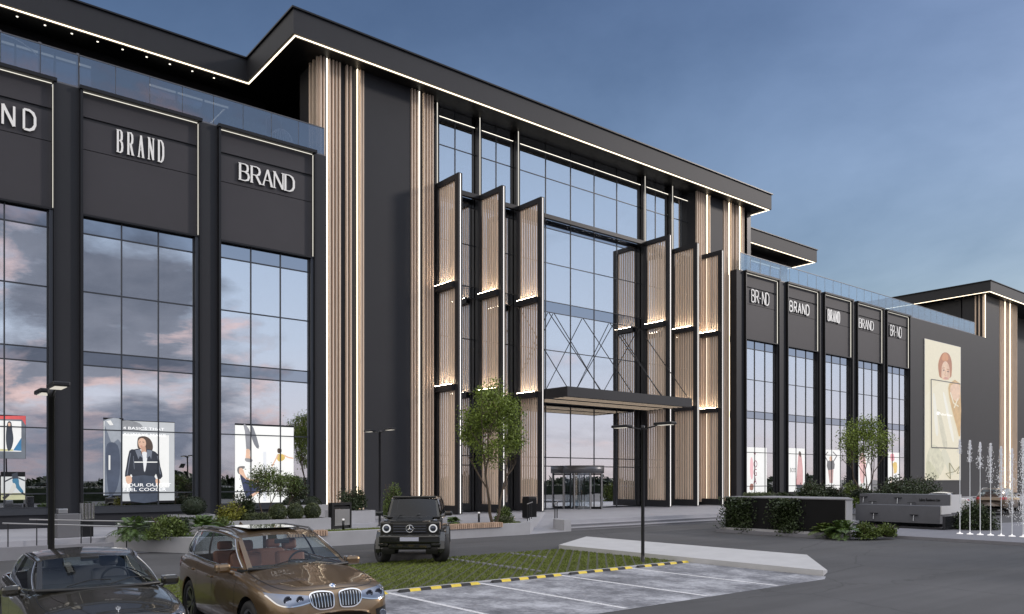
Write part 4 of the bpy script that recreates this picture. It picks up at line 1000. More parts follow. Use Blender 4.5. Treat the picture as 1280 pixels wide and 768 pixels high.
def cockpit(par, xd, zd, w, m_seat, zs, xf, xr, wheel_y=.37):
    m = MB(); m.bbox(xd - .45, xd + .30, -w, w, zd - .30, zd, .06); m.bbox(xd - .42, xd - .12, wheel_y - .22, wheel_y + .22, zd - .06, zd + .05, .05); m.box(xr - .5, xd, -w + .02, w - .02, zd - .62, zd - .58); m.build('dashboard', M_DASH, par, True)
    m = MB(); c = (xd - .50, wheel_y, zd + .02); n = 24
    pts = [(c[0] + .07 * math.sin(a) , c[1] + .185 * math.cos(a), c[2] + .17 * math.sin(a)) for a in [2 * math.pi * k / n for k in range(n + 1)]]; m.tube(pts, .016, 6, caps=False); m.bbox(c[0] - .03, c[0] + .03, c[1] - .17, c[1] + .17, c[2] - .035, c[2] + .03, .02); m.build('steering_wheel', M_DASH, par, True)
    for s in (-1, 1): seat(par, xf, s * .37, .50, zd - .42, zs, m_seat)
    seat(par, xr, 0, 1.25, zd - .40, zs - .02, m_seat, False)
    m = MB()
    for y in (-.42, .42): m.bbox(xr - .16, xr - .07, y - .13, y + .13, zs - .02, zs + .13, .04)
    m.build('headrest', m_seat, par, True)
    m = MB(); m.bbox(xd - .34, xd - .31, -.12, .12, zs + .17, zs + .24, .012); m.build('inside_mirror', M_DASH, par, True)
def mirror(par, x, y, z, m_):
    s = 1 if y > 0 else -1
    m = MB(); n0 = 0; m.bbox(-.075, .075, -.115, .115, -.07, .07, .045); m.xf(Matrix.Translation((x, y + s * .06, z)) @ Matrix.Rotation(s * -.15, 4, 'Z')); m.tube([(x, y - s * .16, z - .09), (x, y - s * .03, z - .06)], .028, 6); o = m.build('door_mirror', m_, par, True)
    m = MB(); m.bbox(x - .098, x - .088, y - .05, y + s * .06 + .10, z - .065, z + .065, .003); m.build('mirror_glass', M_CHR, o, True)
RING = [(.80, .0), (.93, .03), (.985, .16), (1.0, .40), (.995, .62), (.985, .80), (.955, .94), (.90, 1.01), (.78, 1.34), (.60, 1.62), (.36, 1.86), (.12, 1.99), (0.0, 2.0)]
def round_badge(par, c, r, nrm_tilt, mats_, blue=True):
    m = MB(); m.lathe([(0, .012), (r * .6, .012), (r, .006), (r, -.01)], axis='Z', seg=24, mi=0)
    if blue:
        for k in range(4): m.lathe([(0, .0135), (r * .62, .0135)], axis='Z', seg=5, mi=1 if k % 2 else 2, a0=k * math.pi / 2, a1=(k + 1) * math.pi / 2)
    m.xf(Matrix.Translation(c) @ Matrix.Rotation(nrm_tilt, 4, 'Y')); return m.build('badge', mats_, par, True)
# ------------------------------------------------------------------ tall brown SUV
def make_suv(loc, rz, label, pm, front=True):
    t = thing('parked_car', label, 'car', loc, rz, 'cars standing on the forecourt')
    tab = [(2.365, .48, .44, .60, .64), (2.345, .66, .33, .71, .78), (2.30, .76, .27, .80, .90), (2.20, .845, .25, .875, .985), (2.0, .915, .24, .945, 1.035), (1.7, .955, .24, 1.0, 1.10), (1.466, .968, .24, 1.035, 1.145), (1.0, .965, .25, 1.09, 1.215), (.5, .965, .25, 1.11, 1.23), (-.5, .968, .25, 1.135, 1.2), (-1.466, .97, .27, 1.165, 1.22), (-2.0, .945, .30, 1.165, 1.20), (-2.3, .89, .34, 1.13, 1.16), (-2.44, .82, .40, 1.02, 1.04), (-2.52, .64, .48, .86, .88)]
    wh = [(1.466, .385), (-1.466, .385)]; RA = .445
    sh = car_shell(tab, RING, wh, RA, (-2.36, .93)); bv = bvh_of(sh); body = sh.build('body', pm, t, True)
    arch_liners(t, wh, RA, .955)
    m = MB(); m.box(-2.2, 2.1, -.50, .50, .24, .32); m.box(-.95, .95, -.88, .88, .27, .32); m.build('underbody', M_TRIM, t, True)
    bot = [(1.0, .79, 1.155), (.4, .865, 1.125), (-.5, .895, 1.145), (-1.4, .88, 1.175), (-2.05, .80, 1.19), (-2.36, .72, 1.16)]
    top = [(.16, .655, 1.555), (-.15, .69, 1.615), (-.6, .70, 1.64), (-1.2, .695, 1.635), (-1.8, .66, 1.60), (-2.1, .61, 1.56)]
    greenhouse(t, bot, top, .055, .16, [(.045, .425), (.455, .715), (.735, .90)], pm, M_GLASSC)
    cockpit(t, .62, 1.12, .70, M_LEATH, 1.29, -.22, -1.12)
    for s in (-1, 1):
        m = MB(); m.tube([(.02, s * .64, 1.615), (-.2, s * .655, 1.668), (-1.2, s * .655, 1.682), (-1.75, s * .63, 1.655), (-1.9, s * .62, 1.605)], .017, 6)
        m.build('roof_rail', mat('silver rail', (.5, .5, .5), .3, .9), t, True)
    m = MB(); m.bbox(-1.05, -.02, -.42, .42, 1.685, 1.697, .004); m.build('sunroof', mat('dark roof glass', (.02, .022, .026), .06, .2, coat=1), t, True)
    m = MB(); m.add([(-1.72, -.02, 1.66), (-1.56, -.012, 1.67), (-1.56, .012, 1.67), (-1.72, .02, 1.66), (-1.72, 0, 1.725)], [(0, 1, 2, 3), (0, 4, 1), (1, 4, 2), (2, 4, 3), (3, 4, 0)]); m.build('roof_aerial', pm, t, True)
    for s in (-1, 1):
        for x in (1.466, -1.466): wheel(t, x, s * .815, .385, .27, .265, rim=M_RIM)
        # headlamp: clear lens over two lamp tubes, dark inner rim
        m = MB(); tp = [(s * .38, .885), (s * .52, .905), (s * .68, .915), (s * .80, .925), (s * .885, .93)]; bt = [(s * .385, .80), (s * .52, .775), (s * .68, .765), (s * .80, .80), (s * .88, .90)]
        patch(bv, tp, bt, 'f', 6, .007, 0, m, cols=3); hl = m.build('headlight', M_LENS, t, True)
        m = MB()
        for yc, r in ((.52, .052), (.68, .058)):
            c = cast(bv, (4, s * yc, .842), (-1, 0, 0), .013)
            if c is not None: m.lathe([(0, .0), (r * .55, .002), (r * .6, .006), (r * .95, .007), (r, .0)], (c[0], c[1], c[2]), 'X', 18)
        m.build('lamp_tube', M_LENSD, hl, True)
        m = MB(); line_on(bv, [(s * .38, .80), (s * .52, .772), (s * .68, .762), (s * .80, .797), (s * .88, .90)], 'f', .016, .010, m); m.build('lamp_rim', M_CHR, hl, True)
        # kidney grille
        m = MB(); tp = [(s * .045, .895), (s * .15, .915), (s * .29, .915), (s * .375, .885)]; bt = [(s * .06, .715), (s * .14, .70), (s * .27, .705), (s * .35, .745)]
        patch(bv, tp, bt, 'f', 6, .006, 0, m); gr = m.build('grille', M_TRIM, t, True)
        m = MB(); line_on(bv, [(s * .045, .79), (s * .05, .89), (s * .15, .92), (s * .29, .92), (s * .38, .88), (s * .365, .77), (s * .27, .70), (s * .14, .695), (s * .06, .715), (s * .045, .79)], 'f', .015, .016, m)
        for k in range(7): y = s * (.088 + k * .043); line_on(bv, [(y, .715 + .004 * abs(k - 2)), (y * 1.04, .905 - .003 * abs(k - 3))], 'f', .009, .012, m)
        m.build('grille_bar', M_CHR, gr, True)
        c = cast(bv, (4, s * .72, .545), (-1, 0, 0), .004)
        m = MB(); m.lathe([(0, .014), (.045, .012), (.055, .018), (.06, -.01)], (c[0], c[1], c[2]), 'X', 18); m.build('fog_lamp', M_LENS, t, True)
        m = MB(); patch(bv, [(s * .60, .62), (s * .82, .66)], [(s * .62, .50), (s * .80, .45)], 'f', 4, .003, 0, m); m.build('side_intake', M_TRIM, t, True)
        mirror(t, .66, s * .99, 1.16, pm)
        m = MB(); patch(bv, [(s * .58, 1.06), (s * .86, 1.10)], [(s * .60, .90), (s * .88, .93)], 'r', 4, .008, 0, m); patch(bv, [(-2.35, 1.10), (-2.05, 1.06)], [(-2.38, .92), (-2.1, .96)], 's', 4, .008, 0, m, s); m.build('tail_light', M_RED, t, True)
        for nm, x, zz in (('door', -.28, .95), ('door', -1.28, .98)):
            m = MB(); h = cast(bv, (x, s * 3, zz), (0, -s, 0), .0); m.bbox(x - .11, x + .11, h[1] - .012 if s > 0 else h[1] - .03, h[1] + .03 if s > 0 else h[1] + .012, zz - .017, zz + .017, .008); m.build('door_handle', pm, t, True)
        m = MB()
        for l in ([(.93, 1.06), (.90, .75), (.92, .42), (.80, .30)], [(-.16, 1.11), (-.17, .75), (-.16, .30)], [(-1.02, 1.13), (-1.00, .85), (-1.05, .62)]): line_on(bv, l, 's', .010, .0025, m, s)
        line_on(bv, [(.85, .31), (-.4, .31), (-.95, .32)], 's', .010, .0025, m, s); m.build('panel_gap', M_TRIM, t, True)
        m = MB(); line_on(bv, [(.9, .985), (-.2, 1.0), (-1.3, 1.03), (-2.2, 1.04)], 's', .016, .004, m, s); m.build('shoulder_crease', pm, t, True)
        m = MB(); line_on(bv, [(1.05, .30), (0, .30), (-1.02, .31)], 's', .10, .010, m, s); m.build('sill_trim', mat('silver sill', (.30, .30, .30), .35, .8), t, True)
    m = MB(); patch(bv, [(-.52, .57), (0, .585), (.52, .57)], [(-.46, .43), (0, .42), (.46, .43)], 'f', 4, .005, 0, m); m.build('lower_intake', M_TRIM, t, True)
    m = MB()
    for s in (-1, 1):
        line_on(bv, [(1.0, s * .79), (1.5, s * .80), (2.0, s * .70), (2.2, s * .45), (2.26, 0)], 't', .012, .002, m)
    m.build('bonnet_gap', M_TRIM, t, True)
    for s in (-1, 1):
        m = MB(); line_on(bv, [(1.02, s * .47), (1.5, s * .42), (2.1, s * .30)], 't', .06, .004, m); m.build('bonnet_crease', pm, t, True)
    c = cast(bv, (2.20, 0, 4), (0, 0, -1), .004)
    round_badge(t, c, .048, R(38), [M_CHR, mat('badge blue', (.06, .18, .45), .2), mat('badge white', (.8, .8, .8), .2)])
    return t
P_BROWN = paint('metallic brown paint', (0.25, 0.168, 0.092), .8, .30)
suv = make_suv((5.16, 12.52, 0), R(-91.8), 'brown metallic SUV with tan seats parked nearest the camera at the bays', P_BROWN)
# ------------------------------------------------------------------ low dark saloon
def make_saloon(loc, rz, label, pm, seats, glassm, emblem=True):
    t = thing('parked_car', label, 'car', loc, rz, 'cars standing on the forecourt')
    tab = [(2.44, .42, .40, .54, .58), (2.41, .62, .27, .62, .68), (2.32, .77, .21, .68, .765), (2.1, .87, .19, .74, .83), (1.8, .925, .19, .805, .91), (1.5, .945, .19, .85, .965), (1.0, .95, .20, .915, 1.035), (.3, .955, .20, .93, 1.05), (-.6, .96, .20, .95, 1.0), (-1.5, .965, .21, .975, 1.02), (-2.0, .92, .25, .965, 1.03), (-2.35, .84, .33, .92, .99), (-2.48, .74, .42, .80, .84), (-2.53, .55, .48, .72, .74)]
    wh = [(1.5, .35), (-1.5, .35)]; RA = .40
    sh = car_shell(tab, RING, wh, RA, (-1.72, .95)); bv = bvh_of(sh); sh.build('body', pm, t, True); arch_liners(t, wh, RA, .945); m = MB(); m.box(-2.2, 2.1, -.50, .50, .18, .26); m.box(-1.0, 1.0, -.86, .86, .21, .26); m.build('underbody', M_TRIM, t, True)
    bot = [(1.02, .765, 1.0), (.4, .85, .955), (-.5, .875, .97), (-1.2, .84, .99), (-1.78, .70, 1.005)]
    top = [(.14, .645, 1.325), (-.15, .675, 1.375), (-.55, .685, 1.39), (-.95, .67, 1.365), (-1.22, .63, 1.315)]
    greenhouse(t, bot, top, .05, .17, [(.045, .50), (.525, .84)], pm, glassm, rear_bow=.10)
    cockpit(t, .60, .985, .66, seats, 1.13, -.25, -1.05)
    for s in (-1, 1):
        for x in (1.5, -1.5): wheel(t, x, s * .81, .35, .26, .255)
        m = MB(); patch(bv, [(s * .52, .705), (s * .70, .745), (s * .86, .80)], [(s * .54, .63), (s * .72, .64), (s * .85, .71)], 'f', 5, .006, 0, m); hl = m.build('headlight', M_LENS, t, True)
        m = MB(); c = cast(bv, (4, s * .68, .69), (-1, 0, 0), .012); m.lathe([(0, 0), (.03, .002), (.04, .006), (.045, 0)], (c[0], c[1], c[2]), 'X', 16); m.build('lamp_tube', M_LENSD, hl, True)
        mirror(t, .66, s * .955, .985, pm)
        m = MB(); patch(bv, [(s * .45, .90), (s * .82, .93)], [(s * .45, .80), (s * .84, .80)], 'r', 4, .006, 0, m); m.build('tail_light', M_RED, t, True)
        m = MB()
        for l in ([(.95, .88), (.90, .55), (.85, .26)], [(-.25, .93), (-.26, .6), (-.25, .25)], [(-1.1, .95), (-1.05, .7), (-1.1, .5)]): line_on(bv, l, 's', .009, .0025, m, s)
        m.build('panel_gap', M_TRIM, t, True)
        for x in (-.12, -1.0):
            h = cast(bv, (x, s * 3, .80), (0, -s, 0), 0); m = MB(); m.bbox(x - .1, x + .1, h[1] - .02, h[1] + .02, .785, .815, .008); m.build('door_handle', M_CHR, t, True)
    for s in (-1, 1): m = MB(); line_on(bv, [(1.02, s * .62), (1.5, s * .56), (2.2, s * .26)], 't', .05, .004, m); m.build('bonnet_crease', pm, t, True)
    m = MB()
    for s in (-1, 1): line_on(bv, [(1.0, s * .77), (1.5, s * .78), (2.05, s * .66), (2.22, s * .3), (2.25, 0)], 't', .010, .002, m)
    m.build('bonnet_gap', M_TRIM, t, True)
    m = MB(); patch(bv, [(-.44, .60), (-.25, .66), (0, .675), (.25, .66), (.44, .60)], [(-.38, .42), (-.22, .37), (0, .36), (.22, .37), (.38, .42)], 'f', 6, .006, 0, m); gr = m.build('grille', M_TRIM, t, True)
    m = MB()
    for k in range(9): y = -.36 + k * .09; line_on(bv, [(y, .40), (y, .635 - abs(y) * .08)], 'f', .016, .012, m)
    m.build('grille_bar', M_CHR, gr, True)
    if emblem:
        c = cast(bv, (2.20, 0, 4), (0, 0, -1), .0); m = MB()
        for y in (-.035, 0, .035): m.tube([(0, y * .6, .05), (0, y, .075), (0, y, .115 + (.02 if y == 0 else 0))], .006, 5)
        m.tube([(0, -.035, .07), (0, 0, .055), (0, .035, .07)], .006, 5); m.tube([(0, 0, .0), (0, 0, .06)], .007, 5); m.v = [(a * .62, b * .62, c_ * .62) for a, b, c_ in m.v]; m.xf(Matrix.Translation(c) @ Matrix.Rotation(-.5, 4, 'Y')); m.build('bonnet_emblem', M_CHR, t, True)
    return t
P_OLIVE = paint('dark olive black paint', (0.040, 0.036, 0.027), .4, .25); P_WHITE = paint('white car paint', (0.72, 0.72, 0.72), .0, .35)
sal = make_saloon((2.52, 13.16, 0), R(-91.4), 'dark olive black saloon with grey seats cut by the lower left corner', P_OLIVE, M_GREYL, M_GLASSC)
# ------------------------------------------------------------------ boxy black off-roader
def make_offroader(loc, rz, label):
    pm = paint('black car paint', (0.012, 0.013, 0.012), .2, .25); t = thing('parked_car', label, 'car', loc, rz, 'cars standing on the forecourt')
    m = MB(); m.bbox(-2.2, .80, -.885, .885, .52, 1.30, .04); m.bbox(.78, 1.04, -.88, .88, .52, 1.26, .03); m.bbox(1.85, 2.02, -.86, .86, .80, 1.235, .04); m.bbox(1.0, 1.90, -.86, .86, .86, 1.22, .04)
    m.build('body', pm, t, True)
    m = MB(); m.prismY([(.80, 1.22), (2.0, 1.19), (2.03, 1.235), (1.95, 1.265), (.80, 1.325)], -.60, .60)
    for s in (-1, 1): m.prismY([(.82, 1.30), (1.95, 1.25), (1.93, 1.285), (.82, 1.345)], min(s * .42, s * .58), max(s * .42, s * .58))
    m.build('bonnet', pm, t, True)
    bot = [(.78, .80, 1.31), (0, .835, 1.31), (-1.2, .835, 1.31), (-2.17, .80, 1.31)]; top = [(.50, .70, 1.86), (0, .725, 1.90), (-1.2, .725, 1.90), (-2.12, .70, 1.87)]
    greenhouse(t, bot, top, .045, .03, [(.05, .36), (.40, .66), (.70, .95)], pm, M_GLASSD, tband=(.08, .88), rear_bow=.02, chrome=False)
    m = MB(); m.bbox(.44, .56, -.66, .66, 1.885, 1.955, .03); m.build('roof_bar', pm, t, True)
    m = MB(); m.box(-1.9, .70, -.78, .78, 1.0, 1.30); m.bbox(-.55, -.40, -.62, -.12, 1.3, 1.66, .05); m.bbox(-.55, -.40, .12, .62, 1.3, 1.66, .05); m.build('cabin_interior', M_DASH, t, True)
    m = MB(); m.bbox(1.98, 2.20, -.885, .885, .62, .86, .05); m.bbox(1.9, 2.12, -.62, .62, .47, .62, .03); m.bbox(1.97, 2.16, -.90, -.62, .54, .64, .03); m.bbox(1.97, 2.16, .62, .90, .54, .64, .03); m.build('bumper', pm, t, True)
    m = MB(); m.bbox(2.195, 2.212, -.27, .27, .69, .80, .004); m.build('number_plate', M_PLATE, t, True)
    m = MB(); m.bbox(2.0, 2.045, -.50, .50, .90, 1.19, .02); gr = m.build('grille', M_TRIM, t, True)
    m = MB()
    for z in (.945, 1.02, 1.095): m.bbox(2.04, 2.066, -.47, .47, z - .012, z + .025, .008)
    m.build('grille_bar', mat('dark chrome', (.10, .11, .14), .2, .9), gr, True)
    m = MB(); n = 30; r = .105; c = (2.078, 0, 1.04)
    m.tube([(c[0], c[1] + r * math.cos(2 * math.pi * k / n), c[2] + r * math.sin(2 * math.pi * k / n)) for k in range(n + 1)], .011, 6, caps=False)
    for k in range(3): a = R(90 + 120 * k); m.tube([c, (c[0], c[1] + r * math.cos(a), c[2] + r * math.sin(a))], [.026, .005], 6)
    m.build('badge', M_CHR, gr, True)
    for s in (-1, 1):
        m = MB(); m.lathe([(0, .03), (.085, .025), (.10, .0)], (2.02, s * .67, 1.045), 'X', 24); hl = m.build('headlight', M_LENSD, t, True)
        m = MB(); m.lathe([(.086, .028), (.095, .045), (.118, .045), (.122, .0)], (2.02, s * .67, 1.045), 'X', 28); m.build('light_ring', mat('lamp ring', (.75, .76, .78), .25, emit=(1, 1, 1), es=.25), hl, True)
        m = MB(); m.bbox(1.62, 1.84, s * .72 - .055, s * .72 + .055, 1.24, 1.30, .022); m.build('indicator', M_LENS, t, True)
        for xw in (1.445, -1.445):
            m = MB(); a0, a1, n = R(-8), R(188), 16; rws = []
            for k in range(n + 1):
                a = a0 + (a1 - a0) * k / n; ca, sa = math.cos(a), math.sin(a)
                rws.append([(xw + q * ca, s * y, .41 + q * sa) for q, y in ((.47, .80), (.47, .995), (.50, 1.005), (.555, .995), (.57, .87))])
            m.grid(rws, 0, False, flip=(s > 0)); m.build('wheel_flare', pm, t, True)
            m = MB(); a = s * .80; b = s * .45; m.lathe([(.472, min(a, b)), (.472, max(a, b))], (xw, 0, .41), 'Y', 24, a0=R(-15), a1=R(195)); m.build('wheel_arch', M_TRIM, t, True)
            wheel(t, xw, s * .85, .405, .285, .275, ns=10, rim=M_RIMD, steer=R(27) if xw > 0 else 0)
        mirror(t, .66, s * 1.0, 1.42, pm)
        m = MB(); m.bbox(-1.0, .95, min(s * .885, s * .93), max(s * .885, s * .93), .86, .92, .015); m.build('side_strip', M_TRIM, t, True)
        m = MB(); m.bbox(-.85, .85, min(s * .86, s * .98), max(s * .86, s * .98), .40, .46, .02); m.build('side_step', M_GREYM, t, True)
    m = MB(); m.box(-2.1, 1.9, -.6, .6, .42, .60); m.build('underbody', M_TRIM, t, True)
    return t
_h = R(233); make_offroader((12.55 - 1.445 * math.cos(_h), 20.25 - 1.445 * math.sin(_h), 0), _h, 'boxy black off-roader with round headlights and turned front wheels on the turf edge')
# ------------------------------------------------------------------ far cars on the right
make_suv((61.2, 21.8, .15), R(8), 'far brown SUV driving away behind the fountain jets', paint('bronze paint', (0.16, 0.11, 0.07), .4, .35))
make_saloon((64.8, 27.6, 0), R(100), 'white saloon whose roof shows over the cascade wall', P_WHITE, M_GREYL, M_GLASSD, False)
make_saloon((67.0, 24.5, 0), R(20), 'white saloon half hidden beside the far brown SUV', P_WHITE, M_GREYL, M_GLASSD, False)
# ================================================================== plants
def leafmat(name, col, var=.3, isl=.45, rough=.55):
    m = mat(name, col, rough, var=var, vscale=1.6, island=isl)
    b = m.node_tree.nodes['Principled BSDF']; b.inputs['Subsurface Weight'].default_value = 0.0
    return m
LF_MID = leafmat('mid green leaf', (0.095, 0.135, 0.026)); LF_DARK = leafmat('dark green leaf', (0.030, 0.048, 0.014)); LF_DEEP = leafmat('deep green leaf', (0.018, 0.030, 0.010))  # leaf greens from mid to very dark
LF_YEL = leafmat('yellow green leaf', (0.19, 0.19, 0.022), .4, .5); LF_LIME = leafmat('lime leaf', (0.20, 0.30, 0.05)); LF_FRESH = leafmat('fresh tree leaf', (0.165, 0.225, 0.03), .35, .5)
LF_OLV = leafmat('olive clipped leaf', (0.085, 0.105, 0.040)); LF_PALM = leafmat('glossy palm leaf', (0.075, 0.125, 0.028), .3, .4, .35)
M_BARK = mat('bark', (0.10, 0.075, 0.055), .9, var=.3, vscale=9, bump=.3, bscale=50)
def leaves(C, length, width, rg, outward=None, droop=0.0, smooth=False):
    """diamond leaves at the points C"""
    n = len(C); ax = rg.normal(0, 1, (n, 3)); 
    if outward is not None: ax += outward * 1.2
    ax[:, 2] -= droop; ax /= np.linalg.norm(ax, axis=1)[:, None] + 1e-9
    sd = np.cross(ax, rg.normal(0, 1, (n, 3))); sd /= np.linalg.norm(sd, axis=1)[:, None] + 1e-9
    L_ = length * rg.uniform(.6, 1.35, (n, 1)); Wd = width * rg.uniform(.6, 1.3, (n, 1)); nr = np.cross(ax, sd)
    P = np.stack([C - ax * L_ / 2, C + sd * Wd / 2 + nr * Wd * .12, C + ax * L_ / 2, C - sd * Wd / 2 + nr * Wd * .12], 1)
    return P.reshape(-1, 3)
def quads_obj(name, P, m_, par=None, off=(0, 0, 0)):
    n = len(P) // 4; me = bpy.data.meshes.new(name); me.vertices.add(4 * n); me.vertices.foreach_set('co', (P - np.array(off)).reshape(-1)); me.loops.add(4 * n); me.loops.foreach_set('vertex_index', np.arange(4 * n))
    me.polygons.add(n); me.polygons.foreach_set('loop_start', np.arange(0, 4 * n, 4)); me.materials.append(m_); me.update(calc_edges=True)
    o = bpy.data.objects.new(name, me); COL.objects.link(o)
    if par is not None: o.parent = par
    return o
def tree(loc, h, crown, label, lf, seed, nl=9000, lsize=.10, stems=2, z_low=None, trunk_r=.06, name='young_tree', cat='tree', lean=.25, group=None):
    rg = np.random.default_rng(seed); t = thing(name, label, cat, loc, 0, group); m = MB(); tips = []; allp = []
    z_low = z_low if z_low is not None else h * .38; rad, squash = crown
    cz = (h + z_low) / 2; hz = (h - z_low) / 2
    def branch(p, d, ln, r, lev):
        pts = [p]; q = p.copy(); dd = d.copy()
        for k in range(4):
            dd = dd + rg.normal(0, .12, 3); dd /= np.linalg.norm(dd); q = q + dd * ln / 4
            rl = rad * (.95 if q[2] > z_low * .9 else .5); rq = math.hypot(q[0], q[1])
            if rq > rl: q[0] *= rl / rq; q[1] *= rl / rq
            q[2] = min(q[2], h * .98); pts.append(q.copy()); allp.append(q.copy())
        m.tube([tuple(a) for a in pts], [r, r * .9, r * .8, r * .68, r * .55], 6 if lev < 2 else 4, caps=False)
        if lev >= 3: tips.append(q); tips.append(pts[2]); return
        nb = 3 if lev < 2 else 3
        for k in range(nb):
            a = rg.uniform(0, 6.28); tilt = rg.uniform(.25, .75) if lev else rg.uniform(.15, .5)
            side = np.array([math.cos(a), math.sin(a), .25]); nd = dd * math.cos(tilt) + side * math.sin(tilt); nd /= np.linalg.norm(nd)
            branch(q if k < 2 else pts[3], nd, ln * rg.uniform(.55, .8), r * .55, lev + 1)
    for s in range(stems):
        a = 2.2 + s * 6.28 / stems; d = np.array([math.cos(a) * lean, math.sin(a) * lean, 1.0]); d /= np.linalg.norm(d)
        p0 = np.array([math.cos(a) * trunk_r * .8, math.sin(a) * trunk_r * .8, -.05]); branch(p0, d, z_low * .95, trunk_r * (1.0 if s == 0 else .8), 0)
    tips = np.array(tips)
    # squeeze the tips into the crown's envelope and add free clumps
    cl = []
    nclump = 90
    while len(cl) < nclump:
        u = rg.normal(0, 1, 3); u /= np.linalg.norm(u); rr = rg.uniform(.45, 1) ** .6; zf = u[2] * rr
        prof = (1 - .28 * max(zf, 0)) * (1 - .12 * max(-zf, 0))
        cl.append([u[0] * rr * rad * prof * rg.uniform(.8, 1.1), u[1] * rr * rad * prof * rg.uniform(.8, 1.1), cz + zf * hz * rg.uniform(.85, 1.08)])
    cl = np.array(cl); k = ((tips[:, 0] / rad) ** 2 + (tips[:, 1] / rad) ** 2 + ((tips[:, 2] - cz) / hz) ** 2) < 1.1
    if k.any(): cl = np.concatenate([cl, tips[k]])
    AP = np.array(allp)
    for c in cl[:nclump:2]:                                           # thin twigs reaching the clumps
        b = AP[np.argmin(np.linalg.norm(AP - c, axis=1) + 2 * np.maximum(0, AP[:, 2] - c[2] + .1))]; m.tube([tuple(b), tuple((b + c) / 2 + rg.normal(0, .05, 3)), tuple(c)], [.014, .010, .005], 4, caps=False)
    m.build('trunk', M_BARK, t, True)
    w = rg.uniform(.3, 1, len(cl)); idx = rg.choice(len(cl), nl, p=w / w.sum()); spread = rad * .17
    C = cl[idx] + rg.normal(0, 1, (nl, 3)) * spread * np.array([1, 1, .75]); out = C - np.array([0, 0, cz])
    out /= np.linalg.norm(out, axis=1)[:, None] + 1e-9
    quads_obj('crown', leaves(C, lsize, lsize * .55, rg, out * .4, .3), lf, t); return t
def bush(loc, r, h, label, lf, seed, n=2200, lsize=.085, kind='bush', group=None, cat='shrub', name='shrub'):
    rg = np.random.default_rng(seed); t = thing(name, label, cat, loc, 0, group)
    u = rg.normal(0, 1, (n, 3)); u /= np.linalg.norm(u, axis=1)[:, None]
    if kind == 'ball': rr = rg.uniform(.90, 1.02, (n, 1)); C = u * rr * np.array([r, r, h / 2]) + np.array([0, 0, h / 2])
    elif kind == 'dome': u[:, 2] = abs(u[:, 2]); rr = rg.uniform(.92, 1.01, (n, 1)); C = u * rr * np.array([r, r, h])
    else:
        nc = 22; cc = rg.normal(0, 1, (nc, 3)); cc /= np.linalg.norm(cc, axis=1)[:, None]; cc[:, 2] = abs(cc[:, 2]) * 1.2 - .15; cc *= rg.uniform(.45, .8, (nc, 1))
        k = rg.integers(0, nc, n); C = (cc[k] + u * rg.uniform(.12, .42, (n, 1))) * np.array([r, r, h * .72]); C[:, 2] = np.abs(C[:, 2] + h * .12)
    quads_obj('foliage', leaves(C, lsize, lsize * .6, rg, u, 0), lf, t)
    if kind in ('ball', 'dome'):                                     # twiggy heart so that the ball is not see-through
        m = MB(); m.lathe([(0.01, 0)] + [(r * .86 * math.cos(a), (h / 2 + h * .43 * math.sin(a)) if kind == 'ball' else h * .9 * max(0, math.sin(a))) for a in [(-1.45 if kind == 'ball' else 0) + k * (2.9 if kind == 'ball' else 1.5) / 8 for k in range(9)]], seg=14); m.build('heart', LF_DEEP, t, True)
    else:
        m = MB()
        for k in range(7): a = rg.uniform(0, 6.28); m.tube([(0, 0, 0), (r * .3 * math.cos(a), r * .3 * math.sin(a), h * .4), (r * .65 * math.cos(a), r * .65 * math.sin(a), h * .75)], [.02, .014, .006], 4)
        m.build('stems', M_BARK, t, True)
    return t
def fern(loc, r, h, label, lf, seed, nf=26, group=None, cat='plant'):
    rg = np.random.default_rng(seed); t = thing('leafy_plant', label, cat, loc, 0, group); V = []
    for k in range(nf):
        a = rg.uniform(0, 6.283); el = rg.uniform(.35, 1.35); ln = r * rg.uniform(.8, 1.25); dirx = np.array([math.cos(a), math.sin(a), 0])
        n = 16; prev = None
        for i in range(n):
            f = i / (n - 1); p = dirx * ln * f * math.cos(el) * 1.1 + np.array([0, 0, h * .15 + h * (math.sin(el) * f * 1.15 - .75 * f * f * (1.25 - .5 * math.sin(el)))])
            p[2] = max(p[2], .03)
            if prev is not None and i > 3:
                tg_ = p - prev; tg_ /= np.linalg.norm(tg_) + 1e-9; sd = np.cross(tg_, (0, 0, 1)); sd /= np.linalg.norm(sd) + 1e-9
                ll = r * .26 * math.sin(math.pi * min(1, .18 + f * .82)) + .03
                for s in (-1, 1):
                    b = p; e = p + sd * s * ll + tg_ * ll * .6 - np.array([0, 0, ll * .25]); w = tg_ * .020
                    V += [b - w, (b + e) / 2 - w * 1.3 + np.array([0, 0, .01]), e, (b + e) / 2 + w * 1.3]
            prev = p
    quads_obj('fronds', np.array(V), lf, t); return t
def hedge(x0, x1, y0, y1, z0, z1, label, lf, seed, n=2500, lsize=.09, group=None):
    rg = np.random.default_rng(seed); t = thing('hedge', label, 'hedge', ((x0 + x1) / 2, (y0 + y1) / 2, z0), 0, group)
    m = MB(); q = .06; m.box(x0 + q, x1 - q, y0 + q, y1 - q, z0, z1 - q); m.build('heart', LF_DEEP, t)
    C = np.stack([rg.uniform(x0, x1, n), rg.uniform(y0, y1, n), rg.uniform(z0, z1, n)], 1); ax = rg.choice(4, n, p=[.4, .25, .2, .15])
    C[ax == 0, 2] = z1; C[ax == 1, 1] = y0; C[ax == 2, 0] = x0; C[ax == 3, 1] = y1; C += rg.normal(0, .035, (n, 3))
    quads_obj('foliage', leaves(C, lsize, lsize * .6, rg), lf, t, (((x0 + x1) / 2, (y0 + y1) / 2, z0))); return t
